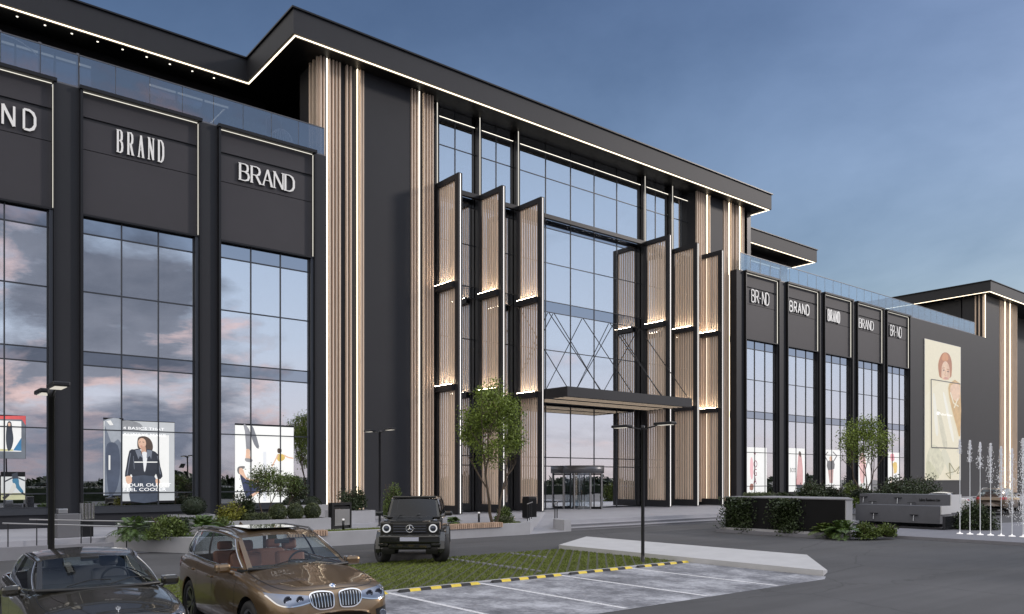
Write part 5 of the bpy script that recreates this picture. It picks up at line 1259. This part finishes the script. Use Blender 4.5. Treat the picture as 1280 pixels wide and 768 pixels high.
# --- trees
tree((21.7, 28.1, PZ), 6.4, (1.25, 1), 'young two-stemmed tree with a loose bright crown on the lawn before the entrance', LF_FRESH, 4, 12500, .11, 2, 2.35, .075)
tree((43.7, 22.4, 1.45), 4.7, (1.25, 1), 'slender tree with feathery crown in the raised bed behind the cascade', LF_FRESH, 9, 5600, .115, 3, 1.7, .055)
tree((11.95, 30.0, .9), 2.05, (.75, 1), 'tallest of the three little trees in the long planter', LF_MID, 12, 2600, .085, 2, .95, .03, 'small_tree', group='little trees in the long planter')
tree((12.95, 30.3, .9), 1.75, (.55, 1), 'middle one of the three little trees in the long planter', LF_MID, 13, 1700, .085, 1, .85, .025, 'small_tree', group='little trees in the long planter')
tree((13.6, 30.55, .9), 1.45, (.42, 1), 'smallest of the three little trees, nearest the slat pylon', LF_DARK, 14, 1200, .08, 1, .7, .02, 'small_tree', group='little trees in the long planter')
for k, (x, y, s) in enumerate(((40, -3.0, 1.15), (39.5, 2.0, 1.1), (45, -8, 1.25), (46, 1, 1.2))):  # trees added out of frame to shade the lower right asphalt
    tree((x, y, 0), 7.0 * s, (2.6 * s, 1), ('added shade tree nearest the right edge, out of frame', 'added shade tree behind the fountain plaza, out of frame', 'added shade tree furthest right, out of frame', 'added shade tree behind the camera on the right')[k], LF_DARK, 30 + k, 5200, .34, 1, 2.0, .14, 'unseen_shade_tree', group='shade trees added out of frame')
# --- planting at the left ramp and in the long planter
fern((6.95, 28.95, PZ), .85, 1.1, 'spiky bright plant at the left end of the planting by the ramp', LF_PALM, 21, 34, 'leafy plants by the access ramp')
bush((7.85, 28.25, PZ), .75, 1.0, 'dense leafy shrub between the two spiky plants by the ramp', LF_MID, 22, 2600, .10, group='leafy plants by the access ramp')
fern((9.0, 28.1, PZ), .9, 1.1, 'spiky arching plant behind the roof of the brown car', LF_PALM, 23, 36, 'leafy plants by the access ramp')
bush((9.75, 28.3, PZ), .6, .8, 'low leafy shrub just left of the brown car roof', LF_MID, 24, 1700, .09, group='leafy plants by the access ramp')
bush((10.55, 29.7, .85), .58, .95, 'yellow green shrub at the left end of the long planter', LF_YEL, 25, 2000, .085)
bush((11.35, 30.6, .85), .62, 1.35, 'dark bushy shrub behind the yellow one in the long planter', LF_DARK, 26, 2200, .09)
bush((10.4, 33.6, .95), .50, .80, 'dark clipped ball in the small planter under the bright poster', LF_DEEP, 27, 1600, .06, 'ball')
for k, (x, y) in enumerate(((12.25, 29.42), (12.95, 29.42), (13.65, 29.42))):
    bush((x, y, .86), .34, .66, ('clipped ball nearest the little tree trunk in the long planter', 'middle one of the three clipped balls in the long planter', 'clipped ball at the right end of the long planter')[k], LF_OLV, 40 + k, 1900, .055, 'ball', 'clipped balls in the long planter')
hedge(10.95, 11.9, 29.2, 29.6, .86, 1.14, 'low pale clipped hedge in front of the little tree stems', LF_OLV, 45, 1400, .06)
hedge(7.2, 10.2, 30.9, 31.3, PZ, .98, 'low dark hedge in front of the second shop window', LF_DARK, 46, 2600, .07)
bush((15.45, 35.5, 1.18), .48, .48, 'left one of the two dark clipped domes behind the information stand', LF_DEEP, 47, 1500, .05, 'dome', 'dark clipped domes')
bush((16.5, 35.6, 1.18), .48, .46, 'right one of the two dark clipped domes behind the information stand', LF_DEEP, 48, 1500, .05, 'dome', 'dark clipped domes')
bush((17.45, 33.4, .95), .80, 1.35, 'full dark green shrub in the square planter left of the black off-roader', LF_DARK, 49, 2800, .10)
bush((21.2, 33.1, .55), .78, 1.35, 'full shrub right of the black off-roader in front of the slats', LF_DARK, 50, 2800, .10)
bush((20.3, 34.6, .45), .55, 2.35, 'tall light green shrub behind the black off-roader', LF_MID, 51, 2200, .10)
fern((18.4, 27.95, PZ), .5, .55, 'low grassy clump right beside the off-roader on the lawn', LF_OLV, 52, 44, 'grassy clumps on the lawn')
fern((19.35, 27.95, PZ), .5, .58, 'grassy clump a step right of the off-roader on the lawn', LF_PALM, 53, 44, 'grassy clumps on the lawn')
bush((22.6, 28.55, PZ), .50, .88, 'leafy shrub right of the young tree trunk', LF_MID, 54, 1900, .085)
bush((22.3, 28.05, PZ), .42, .42, 'low olive shrub at the foot of the young tree', LF_OLV, 55, 1400, .07)
# --- green wall and fountain court
for k, (y0, y1, lb) in enumerate(((21.15, 22.85, 'hanging dark creeper at the left corner of the black garden wall'), (18.75, 20.2, 'hanging dark creeper in the middle of the black garden wall'))):
    rg = np.random.default_rng(60 + k); t = thing('creeper', lb, 'creeper', (31.2, (y0 + y1) / 2, .1), 0, 'creepers on the black garden wall'); n = 2600
    zz = rg.uniform(-.02, 1.62, n) ; yy = rg.normal((y0 + y1) / 2, (y1 - y0) * .24, n); yy = np.clip(yy, y0 - .15, y1 + .15); C = np.stack([31.2 - np.abs(rg.normal(0, .16 + .10 * np.sin(zz * 4 + yy * 3), n)), yy, zz], 1)
    quads_obj('foliage', leaves(C, .12, .075, rg, np.array([[-1., 0, 0]]), .5), LF_DARK if k else LF_DARK, t, t.location)
fern((30.9, 16.75, .05), .95, 1.05, 'broad arching palm-like plant at the corner of the black garden wall', LF_PALM, 63, 44, 'arching plants at the fountain court')
fern((31.0, 17.6, .05), .8, .85, 'darker arching plant left of the garden wall corner', LF_MID, 64, 40, 'arching plants at the fountain court')
bush((31.6, 16.1, .08), .62, .75, 'low leafy shrub at the kerb right of the garden wall corner', LF_MID, 65, 2000, .11)
bush((32.4, 15.75, .1), .60, .62, 'rightmost leafy shrub of the clump at the fountain kerb', LF_MID, 66, 1800, .11)
bush((40.0, 15.3, .1), 1.0, 1.45, 'round dark shrub between the cascade and the fountain jets', LF_DARK, 67, 3600, .12)
for k, (x, y, r, h, lf, lb) in enumerate(((36.5, 21.6, .7, .95, LF_DARK, 'dark bushy shrub in the raised bed, left of the slender tree'), (39.0, 21.7, .75, .85, LF_DEEP, 'very dark shrub in the raised bed left of the cascade'), (34.9, 21.9, .5, .45, LF_DARK, 'low shrub near the pale coping of the garden wall'), (42.5, 21.9, .7, .6, LF_DEEP, 'low dark shrub at the foot of the slender tree'), (38.0, 22.2, .8, 1.3, LF_DARK, 'taller dark shrub in the middle of the raised bed'))):
    bush((x, y, 1.42), r, h, lb, lf, 70 + k, 1700, .11, group='shrubs in the raised bed')
hedge(32.3, 34.3, 22.0, 22.5, 1.6, 1.76, 'thin low hedge along the top of the black garden wall', LF_OLV, 79, 1300, .07)
for k, (x, y, r, h) in enumerate(((52.5, 24.2, 1.0, 2.2), (55.5, 24.6, 1.3, 1.9), (58.5, 24.6, 1.2, 2.6), (61, 25.6, 1.3, 2.9), (64.0, 26.2, 1.2, 2.7), (67.5, 27.5, 1.4, 2.5), (72, 29, 1.3, 3.0), (78, 30.5, 1.5, 3.1))):
    bush((x, y + 3.5, .4), r, h, ('light shrub right of the slender tree, in front of the last shop window', 'dark shrub under the left edge of the big billboard', 'dark tall shrub under the billboard, left of its middle', 'dark tall shrub under the middle of the billboard', 'dark shrub under the right edge of the billboard', 'dark shrub behind the white saloon roof', 'dark shrub behind the second fountain jet', 'dark tall shrub at the foot of the far tower')[k], LF_MID if k == 0 else LF_DARK, 80 + k, 1500, .2, group='shrubs along the right wing')
bush((62.8, 23.2, .2), .8, .9, 'lime green shrub behind the second fountain jet', LF_LIME, 90, 900, .16)  # shrub with bright lime leaves
m = MB(); m.bbox(58.0, 72, 24.0, 24.35, 0, .62, .03); solo('road_wall', 'low white road wall behind the fountain jets', 'wall', m, mat('pale kerb concrete'))
# --- low hedges and a far wood behind the camera, mirrored low in the shop glass
for k, (x0, x1) in enumerate(((-34, -3), (-2, 28), (30, 70), (72, 130))):
    hedge(x0, x1, -16, -14.8, 0, 1.45, ('car park hedge far left behind the camera', 'car park hedge straight behind the camera', 'car park hedge right behind the camera', 'car park hedge furthest right behind the camera')[k], LF_DEEP, 95 + k, 3500, .22, 'car park hedges')
rg = np.random.default_rng(99); n = 26000; xx = rg.uniform(-150, 420, n); zz = np.abs(rg.normal(0, 1, n)) * (2.2 + 1.2 * np.sin(xx * .11) + .8 * np.sin(xx * .37)) * .42
o = quads_obj('far_wood', leaves(np.stack([xx, -170 + rg.normal(0, 3, n), zz], 1), 2.2, 1.4, rg), LF_DEEP); o['kind'] = 'stuff'
# ================================================================== lit posters on the glass of the shop glass, billboard
def pm_(name, col, s=2.6):
    nm = 'print ' + name
    if nm in MATS: return MATS[nm]
    m = mat(nm, tuple(c * .25 for c in col), .35, emit=col, es=s, var=.16, vscale=4.5, coat=.5); t = m.node_tree; b = t.nodes['Principled BSDF']
    g = t.nodes.new('ShaderNodeNewGeometry'); n = t.nodes.new('ShaderNodeTexNoise'); n.inputs['Scale'].default_value = 1.8; n.inputs['Detail'].default_value = 7; n.inputs['Roughness'].default_value = .7; t.links.new(g.outputs['Position'], n.inputs['Vector'])
    r = t.nodes.new('ShaderNodeMapRange'); q = .03 if min(col) > .5 else .22; r.inputs[1].default_value = .3; r.inputs[2].default_value = .7; r.inputs[3].default_value = s * (1 - q); r.inputs[4].default_value = s * (1 + q); t.links.new(n.outputs['Fac'], r.inputs[0]); t.links.new(r.outputs[0], b.inputs['Emission Strength']); return m
def ray_at(px, py, Y):
    dx = (px - 640) / 995.6; dz = (598 - py) / 995.6; S_, C_ = math.sin(R(51.03)), math.cos(R(51.03)); D = Y / (S_ - C_ * dx); return D * (C_ + S_ * dx), 2.5 + D * dz
class Poster:
    """a flat backlit print: layers a few millimetres apart on a thin light box"""
    def __init__(s, name, label, cat, Y, org, sc, strength=2.6):
        s.name, s.label, s.cat, s.Y, s.org, s.sc, s.k = name, label, cat, Y, org, sc, strength; s.mb = MB(); s.mats = []; s.lay = 0; s.st = .0005 if Y > 37.5 else .002
    def w(s, p): return ray_at(s.org[0] + p[0] / s.sc, s.org[1] + p[1] / s.sc, s.Y)
    def mi(s, nm, col):
        m = pm_(nm + ' %.1f' % s.k, col, s.k)
        if m not in s.mats: s.mats.append(m)
        return s.mats.index(m)
    def poly(s, pts, nm, col, smooth=0, y=None):
        if smooth: pts = catmull(pts, smooth)
        y = s.Y - s.st * s.lay; s.lay += 1; q = [s.w(p) for p in pts]
        a = sum(q[i][0] * q[(i + 1) % len(q)][1] - q[(i + 1) % len(q)][0] * q[i][1] for i in range(len(q)))
        if a < 0: q = q[::-1]
        bm = bmesh.new(); f = bm.faces.new([bm.verts.new((a_, y, b_)) for a_, b_ in q]); bmesh.ops.triangulate(bm, faces=[f]); bm.verts.index_update()
        s.mb.add([v.co[:] for v in bm.verts], [[v.index for v in g.verts] for g in bm.faces], s.mi(nm, col)); bm.free(); return s
    def rect(s, x0, y0, x1, y1, nm, col):
        (a, z0), (b, _), (_, z1) = s.w((x0, y0)), s.w((x1, y0)), s.w((x0, y1)); y = s.Y - s.st * s.lay; s.lay += 1
        s.mb.add([(a, y, z1), (b, y, z1), (b, y, z0), (a, y, z0)], [(0, 1, 2, 3)], s.mi(nm, col)); return s
    def line(s, pts, w, nm, col):
        for a, b in zip(pts[:-1], pts[1:]):
            d = np.array(b, float) - np.array(a, float); l = np.linalg.norm(d); nx = np.array([-d[1], d[0]]) / l * w / 2
            s.lay -= 0; s.poly([np.array(a) - nx, np.array(b) - nx, np.array(b) + nx, np.array(a) + nx], nm, col)
        return s
    def text(s, body, x, y, hgt, nm, col, sx=1.0, spacing=1.0, align='LEFT', vert=False):
        X, Z = s.w((x, y)); X2, Z2 = s.w((x, y + hgt)); size = abs(Z - Z2) / .70; yy = s.Y - s.st * s.lay; s.lay += 1
        vs, fs = text_mesh(body, size, 0, spacing, align, sx)
        s.mb.add([(X + a, yy, Z2 + b) for a, b, c in vs], fs, s.mi(nm, col)); return s
    def done(s, box=None, boxm=None, group='lit posters on the shop windows'):
        xs = [v[0] for v in s.mb.v]; zs = [v[2] for v in s.mb.v]; t = thing(s.name, s.label, s.cat, ((min(xs) + max(xs)) / 2, s.Y, min(zs)), 0, group)
        s.mb.build('print', s.mats, t)
        m = MB(); e = .03 if s.Y < 37.5 else .006
        m.box(min(xs) - e, max(xs) + e, s.Y + (.01 if e > .01 else .0006), s.Y + (.09 if e > .01 else .0024), min(zs) - e, max(zs) + e); m.build('light_box' if e > .01 else 'backing', boxm or M_BLACK, t); return t
WHT = (.95, .95, .93); SKIN = (.80, .52, .38); DK = (.035, .04, .055)
YP = 37.617
# second bay: banner and jacket poster
p = Poster('window_banner', 'narrow slate blue photo banner left of the leather jacket poster', 'poster', YP, (120, 510), 5.48, .72)
p.rect(50, 80, 178, 600, 'slate', (.20, .23, .29)).poly([(60, 85), (178, 85), (178, 240), (150, 215), (110, 240), (80, 170)], 'pale slate', (.42, .45, .50), 4).poly([(75, 250), (150, 260), (165, 420), (140, 560), (90, 595), (70, 400)], 'deep slate', (.09, .11, .16), 4)
p.rect(86, 325, 98, 425, 'white', WHT).line([(55, 90), (55, 598)], 5, 'white', WHT).poly([(70, 90), (100, 85), (120, 118), (95, 120)], 'white', WHT); p.done()
p = Poster('window_poster', 'white poster of a woman in a black leather jacket with slogan above and below', 'poster', YP, (120, 510), 5.48, .82)
p.rect(181, 88, 537, 640, 'grey white', (.58, .60, .62)).rect(182, 178, 500, 548, 'white', WHT)
p.poly([(181, 88), (280, 98), (320, 130), (300, 155), (230, 160), (182, 150)], 'mid grey', (.30, .31, .33), 3)
p.poly([(285, 215), (300, 198), (335, 195), (368, 212), (388, 250), (385, 292), (350, 300), (330, 275), (300, 285), (284, 268)], 'hair brown', (.10, .07, .055), 4)
p.poly([(290, 225), (310, 207), (335, 218), (343, 248), (330, 275), (308, 280), (292, 258)], 'skin', SKIN, 4).poly([(308, 268), (338, 262), (350, 330), (330, 345), (312, 310)], 'skin shade', (.66, .40, .29))
p.line([(296, 236), (306, 233)], 4, 'hair brown', (.10, .07, .055)).line([(318, 234), (330, 236)], 4, 'hair brown', (.10, .07, .055)).line([(302, 262), (318, 262)], 4, 'lip', (.55, .18, .16))
p.poly([(228, 295), (262, 285), (300, 282), (318, 330), (333, 430), (330, 470), (250, 470), (238, 440), (232, 470), (198, 470), (208, 400)], 'leather', DK, 2)
p.poly([(345, 285), (385, 292), (425, 320), (440, 400), (456, 470), (424, 490), (415, 440), (400, 470), (338, 470), (335, 430), (348, 340)], 'leather', DK, 2)
p.poly([(316, 305), (347, 305), (350, 350), (338, 430), (328, 430), (322, 350)], 'shirt', (.85, .86, .88), 2).poly([(268, 290), (300, 284), (322, 345), (300, 330), (290, 352)], 'leather shine', (.20, .22, .27)).poly([(385, 293), (350, 288), (346, 345), (368, 330), (378, 352)], 'leather shine', (.20, .22, .27))
p.line([(236, 310), (222, 400), (212, 460)], 5, 'leather shine', (.20, .22, .27)).line([(420, 330), (432, 400), (440, 455)], 5, 'leather shine', (.20, .22, .27)).line([(255, 330), (262, 420)], 3, 'leather shine', (.20, .22, .27)).line([(262, 372), (420, 372)], 7, 'white', WHT)
p.poly([(248, 470), (400, 470), (415, 540), (420, 640), (236, 640), (240, 540)], 'trousers', (.07, .085, .12), 2).poly([(205, 470), (240, 470), (245, 505), (228, 525), (208, 510)], 'skin', SKIN, 3).poly([(408, 490), (432, 488), (438, 520), (420, 530), (410, 515)], 'skin', SKIN, 3)
p.text('4 BASICS THAT', 184, 128, 18, 'white bright', (1.3, 1.3, 1.3), 1.55).text('ALWAYS MAKE', 184, 172, 18, 'white bright', (1.3, 1.3, 1.3), 1.6).text('YOUR OUTFIT', 184, 518, 22, 'white bright', (1.3, 1.3, 1.3), 1.55).text('FEEL COOLER', 184, 549, 22, 'white bright', (1.3, 1.3, 1.3), 1.45); p.done()
# third bay
p = Poster('window_poster', 'big bright white poster with stretching dancers behind the little trees', 'poster', YP, (280, 510), 5.48, .9)
p.rect(75, 118, 477, 655, 'white', WHT).rect(268, 300, 290, 640, 'off white', (.80, .82, .86))
p.poly([(133, 119), (152, 119), (186, 185), (180, 292), (152, 282), (155, 215)], 'trouser grey', (.30, .30, .33), 2).poly([(180, 119), (203, 140), (241, 265), (222, 274), (192, 215)], 'trouser grey dark', (.22, .23, .26), 2)
p.poly([(153, 284), (178, 290), (174, 335), (192, 352), (188, 368), (145, 362), (150, 330)], 'skin', SKIN, 3).poly([(145, 345), (192, 352), (190, 372), (150, 368)], 'shoe', (.32, .32, .33), 2)
p.poly([(366, 282), (378, 277), (393, 283), (393, 305), (378, 312), (366, 303)], 'hair brown', (.10, .07, .055), 3).poly([(366, 318), (412, 322), (414, 352), (380, 368), (362, 350)], 'yellow top', (.78, .55, .16), 3)
p.line([(370, 322), (345, 370), (328, 402)], 9, 'skin', SKIN).line([(410, 324), (440, 340), (474, 346)], 9, 'skin', SKIN)
p.poly([(90, 420), (102, 402), (140, 400), (138, 415), (110, 430), (108, 455), (94, 445)], 'grey hair', (.20, .19, .19), 3).poly([(105, 415), (128, 418), (150, 470), (190, 492), (236, 493), (232, 512), (185, 508), (140, 495), (108, 455)], 'skin', SKIN, 3)
p.poly([(110, 455), (150, 490), (212, 512), (262, 572), (242, 590), (200, 585), (160, 625), (140, 585), (124, 525)], 'navy', (.05, .06, .12), 3).poly([(176, 598), (240, 566), (244, 576), (190, 615)], 'skin', SKIN); p.done()
# first bay
p = Poster('window_screen', 'upper left lit screen with red corners and a woman in dark clothes', 'screen', YP, (0, 510), 5.485, .8)
p.rect(-120, 62, 175, 345, 'smoke', (.16, .18, .21)).poly([(-120, 55), (176, 55), (176, 120), (150, 80), (-120, 74)], 'signal red', (.75, .12, .12)).rect(-110, 82, 146, 296, 'white', WHT).poly([(90, 292), (146, 205), (146, 296)], 'blue wedge', (.06, .22, .42)).poly([(-110, 280), (90, 285), (90, 296), (-110, 296)], 'straw', (.60, .58, .30))
p.poly([(52, 100), (66, 92), (78, 104), (84, 150), (92, 210), (84, 262), (70, 290), (52, 290), (40, 220), (44, 140)], 'dark suit', (.05, .06, .08), 3).poly([(55, 105), (70, 104), (70, 125), (58, 127)], 'skin', SKIN, 2); p.done()
p = Poster('window_poster', 'lower left poster of a striding skater in blue trousers', 'poster', YP, (0, 510), 5.485, .7)
p.rect(6, 472, 172, 632, 'pale blue white', (.78, .80, .80)).rect(6, 585, 172, 632, 'pale straw', (.62, .62, .40)).poly([(80, 455), (120, 440), (124, 490), (86, 492)], 'dark suit', (.05, .06, .08)).poly([(86, 490), (126, 488), (132, 530), (160, 572), (148, 586), (108, 545), (90, 520)], 'denim', (.07, .22, .36), 3)
p.poly([(92, 515), (110, 545), (70, 600), (48, 606), (60, 575)], 'white trousers', (.75, .74, .70), 3).line([(84, 480), (28, 508)], 9, 'dark suit', (.05, .06, .08)).line([(120, 478), (170, 500)], 9, 'dark suit', (.05, .06, .08)).poly([(15, 615), (60, 585), (66, 600), (30, 632)], 'dark shoe', (.05, .05, .05)).poly([(150, 575), (172, 590), (170, 602), (148, 590)], 'dark shoe', (.05, .05, .05)); p.done()
# right wing
def rp(label, x0, x1, y0, y1, fn, k=.82):
    p = Poster('window_poster', label, 'poster', YP, (x0, y0), 1.0, k); p.rect(0, 0, x1 - x0, y1 - y0, 'white', WHT); fn(p, x1 - x0, y1 - y0); p.done()
def f1(p, w, h):
    p.poly([(5, 16), (7, 13), (8.5, 22), (8, 38), (6, 40), (4.5, 30)], 'pale pink figure', (.92, .55, .58), 3).poly([(5, 46), (9, 47), (8, 54), (4, 53)], 'brown figure', (.35, .16, .12), 2)
    for i, ch in enumerate('YOGA'): p.text(ch, 8.6, 6 + i * 10.5, 9, 'wine red', (.28, .05, .09), .85)
rp('white poster with YOGA running down it in the first window right of the entrance', 933, 958.5, 559, 617, f1)
def f2(p, w, h):
    p.poly([(15, 6), (17, 5), (18.5, 12), (20, 30), (19, 48), (12, 48), (13, 28), (14, 12)], 'rosy suit', (.70, .40, .40), 3).poly([(12, 46), (19, 46), (20, 56), (16, 54), (13, 57)], 'dark suit', (.05, .06, .08)).poly([(14.5, 7), (16, 4), (18, 7), (17, 12)], 'hair brown', (.10, .07, .055), 2).text('BOSS', 4, 25, 5.5, 'black ink', (.03, .03, .03), .8)
rp('white poster with BOSS lettering and a figure in a rosy suit', 983.6, 1006, 560, 615, f2)
def f3(p, w, h):
    p.poly([(5, 15), (13, 14), (14, 24), (6, 26)], 'charcoal top', (.16, .16, .17), 2).poly([(6, 26), (13, 25), (12, 42), (8, 42)], 'rose grey trousers', (.55, .36, .34)).line([(6, 16), (2, 8), (6, 3)], 1.2, 'charcoal top', (.16, .16, .17)).line([(13, 15), (17, 8), (12, 3)], 1.2, 'charcoal top', (.16, .16, .17)).poly([(8, 9), (11, 9), (11, 14), (8, 14)], 'skin', SKIN, 2)
rp('white poster of a figure in a charcoal top with raised arms', 1029, 1050, 562, 613, f3)
def f4(p, w, h): p.poly([(4, 8), (10, 5), (12, 22), (9, 40), (5, 38)], 'rose figure', (.82, .52, .50), 3)
rp('white poster mostly hidden behind the slender tree', 1070.5, 1088, 563, 613, f4)
def f5(p, w, h): p.poly([(5, 3), (9, 2), (10, 10), (6, 11)], 'pink figure', (.85, .35, .40), 2).poly([(8, 14), (13, 13), (13, 25), (9, 26)], 'yellow top', (.78, .55, .16), 2).line([(6, 11), (9, 24), (5, 40)], 1.5, 'pale skin', (.88, .72, .62))
rp('white poster with a pink and yellow figure in the last shop window', 1108, 1124, 565.5, 613, f5)
# big billboard: cream light box, head with red hair, inset frame with white blouse
p = Poster('billboard', 'tall cream lit billboard of a red haired woman in a white blouse', 'billboard', 37.40, (1140, 410), 3.84, .74)
CR = (.80, .73, .54)
p.rect(62, 52, 233, 731, 'cream', CR)
p.poly([(63, 330), (100, 285), (125, 266), (160, 256), (200, 258), (232, 266), (232, 729), (63, 730)], 'blouse', (.82, .76, .58))
for q, c in (([(75, 600), (110, 560), (160, 640), (120, 725), (70, 700)], (.66, .64, .48)), ([(120, 400), (140, 420), (170, 560), (150, 570)], (.64, .61, .47)), ([(100, 330), (112, 335), (126, 500), (112, 500)], (.84, .82, .72)), ([(150, 330), (160, 330), (200, 520), (190, 530)], (.88, .86, .76)), ([(70, 640), (100, 660), (130, 720), (75, 722)], (.58, .57, .40)), ([(140, 600), (165, 590), (200, 690), (180, 700)], (.70, .68, .53))): p.poly(q, 'fold %d' % (c[0] * 100), c, 3)
p.poly([(128, 215), (126, 170), (140, 130), (158, 118), (178, 128), (190, 165), (190, 215), (182, 240), (138, 240)], 'copper hair', (.42, .15, .05), 4).poly([(141, 206), (144, 180), (153, 163), (164, 162), (176, 180), (181, 208), (178, 246), (144, 246)], 'billboard skin', (.80, .55, .38), 3)
p.poly([(168, 176), (177, 184), (181, 210), (178, 246), (168, 246), (172, 215)], 'cheek shade', (.70, .44, .29), 3)
p.poly([(150, 124), (166, 124), (174, 150), (156, 160), (142, 150)], 'copper light', (.60, .25, .09), 3).poly([(146, 203), (152, 200), (157, 204), (151, 207)], 'dark eye', (.22, .11, .07), 2).poly([(166, 209), (172, 206), (178, 211), (172, 214)], 'dark eye', (.22, .11, .07), 2).line([(144, 194), (157, 192)], 3, 'copper hair', (.42, .15, .05)).line([(165, 199), (178, 202)], 3, 'copper hair', (.42, .15, .05)).line([(161, 205), (156, 228), (163, 231)], 3, 'billboard skin shade', (.62, .38, .24)).poly([(150, 240), (160, 236), (172, 241), (170, 247), (152, 247)], 'lip soft', (.62, .30, .22), 2)
p.poly([(178, 268), (230, 268), (230, 520), (214, 480), (190, 390), (176, 320)], 'neck gold', (.62, .40, .17), 2).poly([(186, 275), (226, 275), (226, 340), (205, 350), (184, 320)], 'billboard skin', (.80, .55, .38), 3).line([(182, 310), (198, 362), (222, 378)], 5, 'blouse', (.80, .78, .66)).line([(218, 340), (200, 385)], 5, 'blouse', (.80, .78, .66))
p.line([(90, 247), (231, 270)], 4, 'black ink', (.03, .03, .03)).line([(90, 247), (92, 575)], 4, 'black ink', (.03, .03, .03)).line([(92, 575), (231, 579)], 5, 'black ink', (.03, .03, .03))
p.line([(178, 648), (182, 725)], 4, 'olive line', (.20, .18, .08)).line([(178, 648), (205, 690), (160, 700), (182, 725)], 3, 'olive line', (.20, .18, .08)).line([(205, 690), (228, 662), (214, 700), (228, 695)], 3, 'olive line', (.20, .18, .08))
p.poly([(118, 402), (130, 404), (126, 420), (116, 416)], 'white bright', (1.3, 1.3, 1.3)); p.text('Fashion Season', 130, 407, 12, 'white bright', (1.3, 1.3, 1.3), 1.35); p.done(group=None, boxm=mat('pale box and lit end face'))
# terrace furniture seen through the railing
t = thing('hanging_chair', 'white woven ball chair behind the glass railing beside the slat pylon', 'chair', (16.9, 40.2, 18.9))
m = MB()
for k in range(14): a = math.pi * k / 14; m.tube([(.62 * math.cos(b) * math.cos(a), .62 * math.cos(b) * math.sin(a), 1.15 + .78 * math.sin(b)) for b in [2 * math.pi * q / 24 for q in range(25)]], .014, 4, caps=False)
m.build('woven_shell', mat('white cane', (.7, .7, .7), .6), t, True); m = MB(); m.tube([(0, 0, 1.95), (0, 0, 2.5), (-.4, 0, 2.6), (-.8, 0, 2.3), (-.85, 0, 0)], .03, 6); m.lathe([(0, 0), (.5, 0), (.5, .04), (0, .04)], seg=20); m.build('stand', M_GREYM, t, True)
t = thing('arc_lamp', 'thin white arc lamp behind the railing over the left sign', 'lamp', (2.9, 40.0, 18.9))
m = MB(); m.tube([(0, 0, 0)] + [(1.6 - 1.6 * math.cos(a), 0, 1.2 + 1.3 * math.sin(a)) for a in [math.pi * k / 14 for k in range(12)]], .025, 6); m.build('arm', mat('white cane'), t, True); m = MB(); m.lathe([(0, 0), (.3, 0), (.3, .05), (0, .05)], seg=16); m.build('foot', M_STEEL, t, True)
for k, (x0, x1) in enumerate(((9.2, 12.4), (13.6, 15.4))):
    m = MB(); m.box(x0, x1, 38.6, 39.0, 18.9, 19.3); o = m.build('terrace_planter', M_GREYM); tag(o, ('long terrace planter trough above the second shop sign', 'short terrace planter trough above the third shop sign')[k], 'planter')
    fernh = hedge(x0 + .05, x1 - .05, 38.62, 38.98, 19.3, 20.0, ('wispy hedge on the terrace above the second shop sign', 'wispy hedge on the terrace above the third shop sign')[k], LF_OLV, 120 + k, 1800, .11)
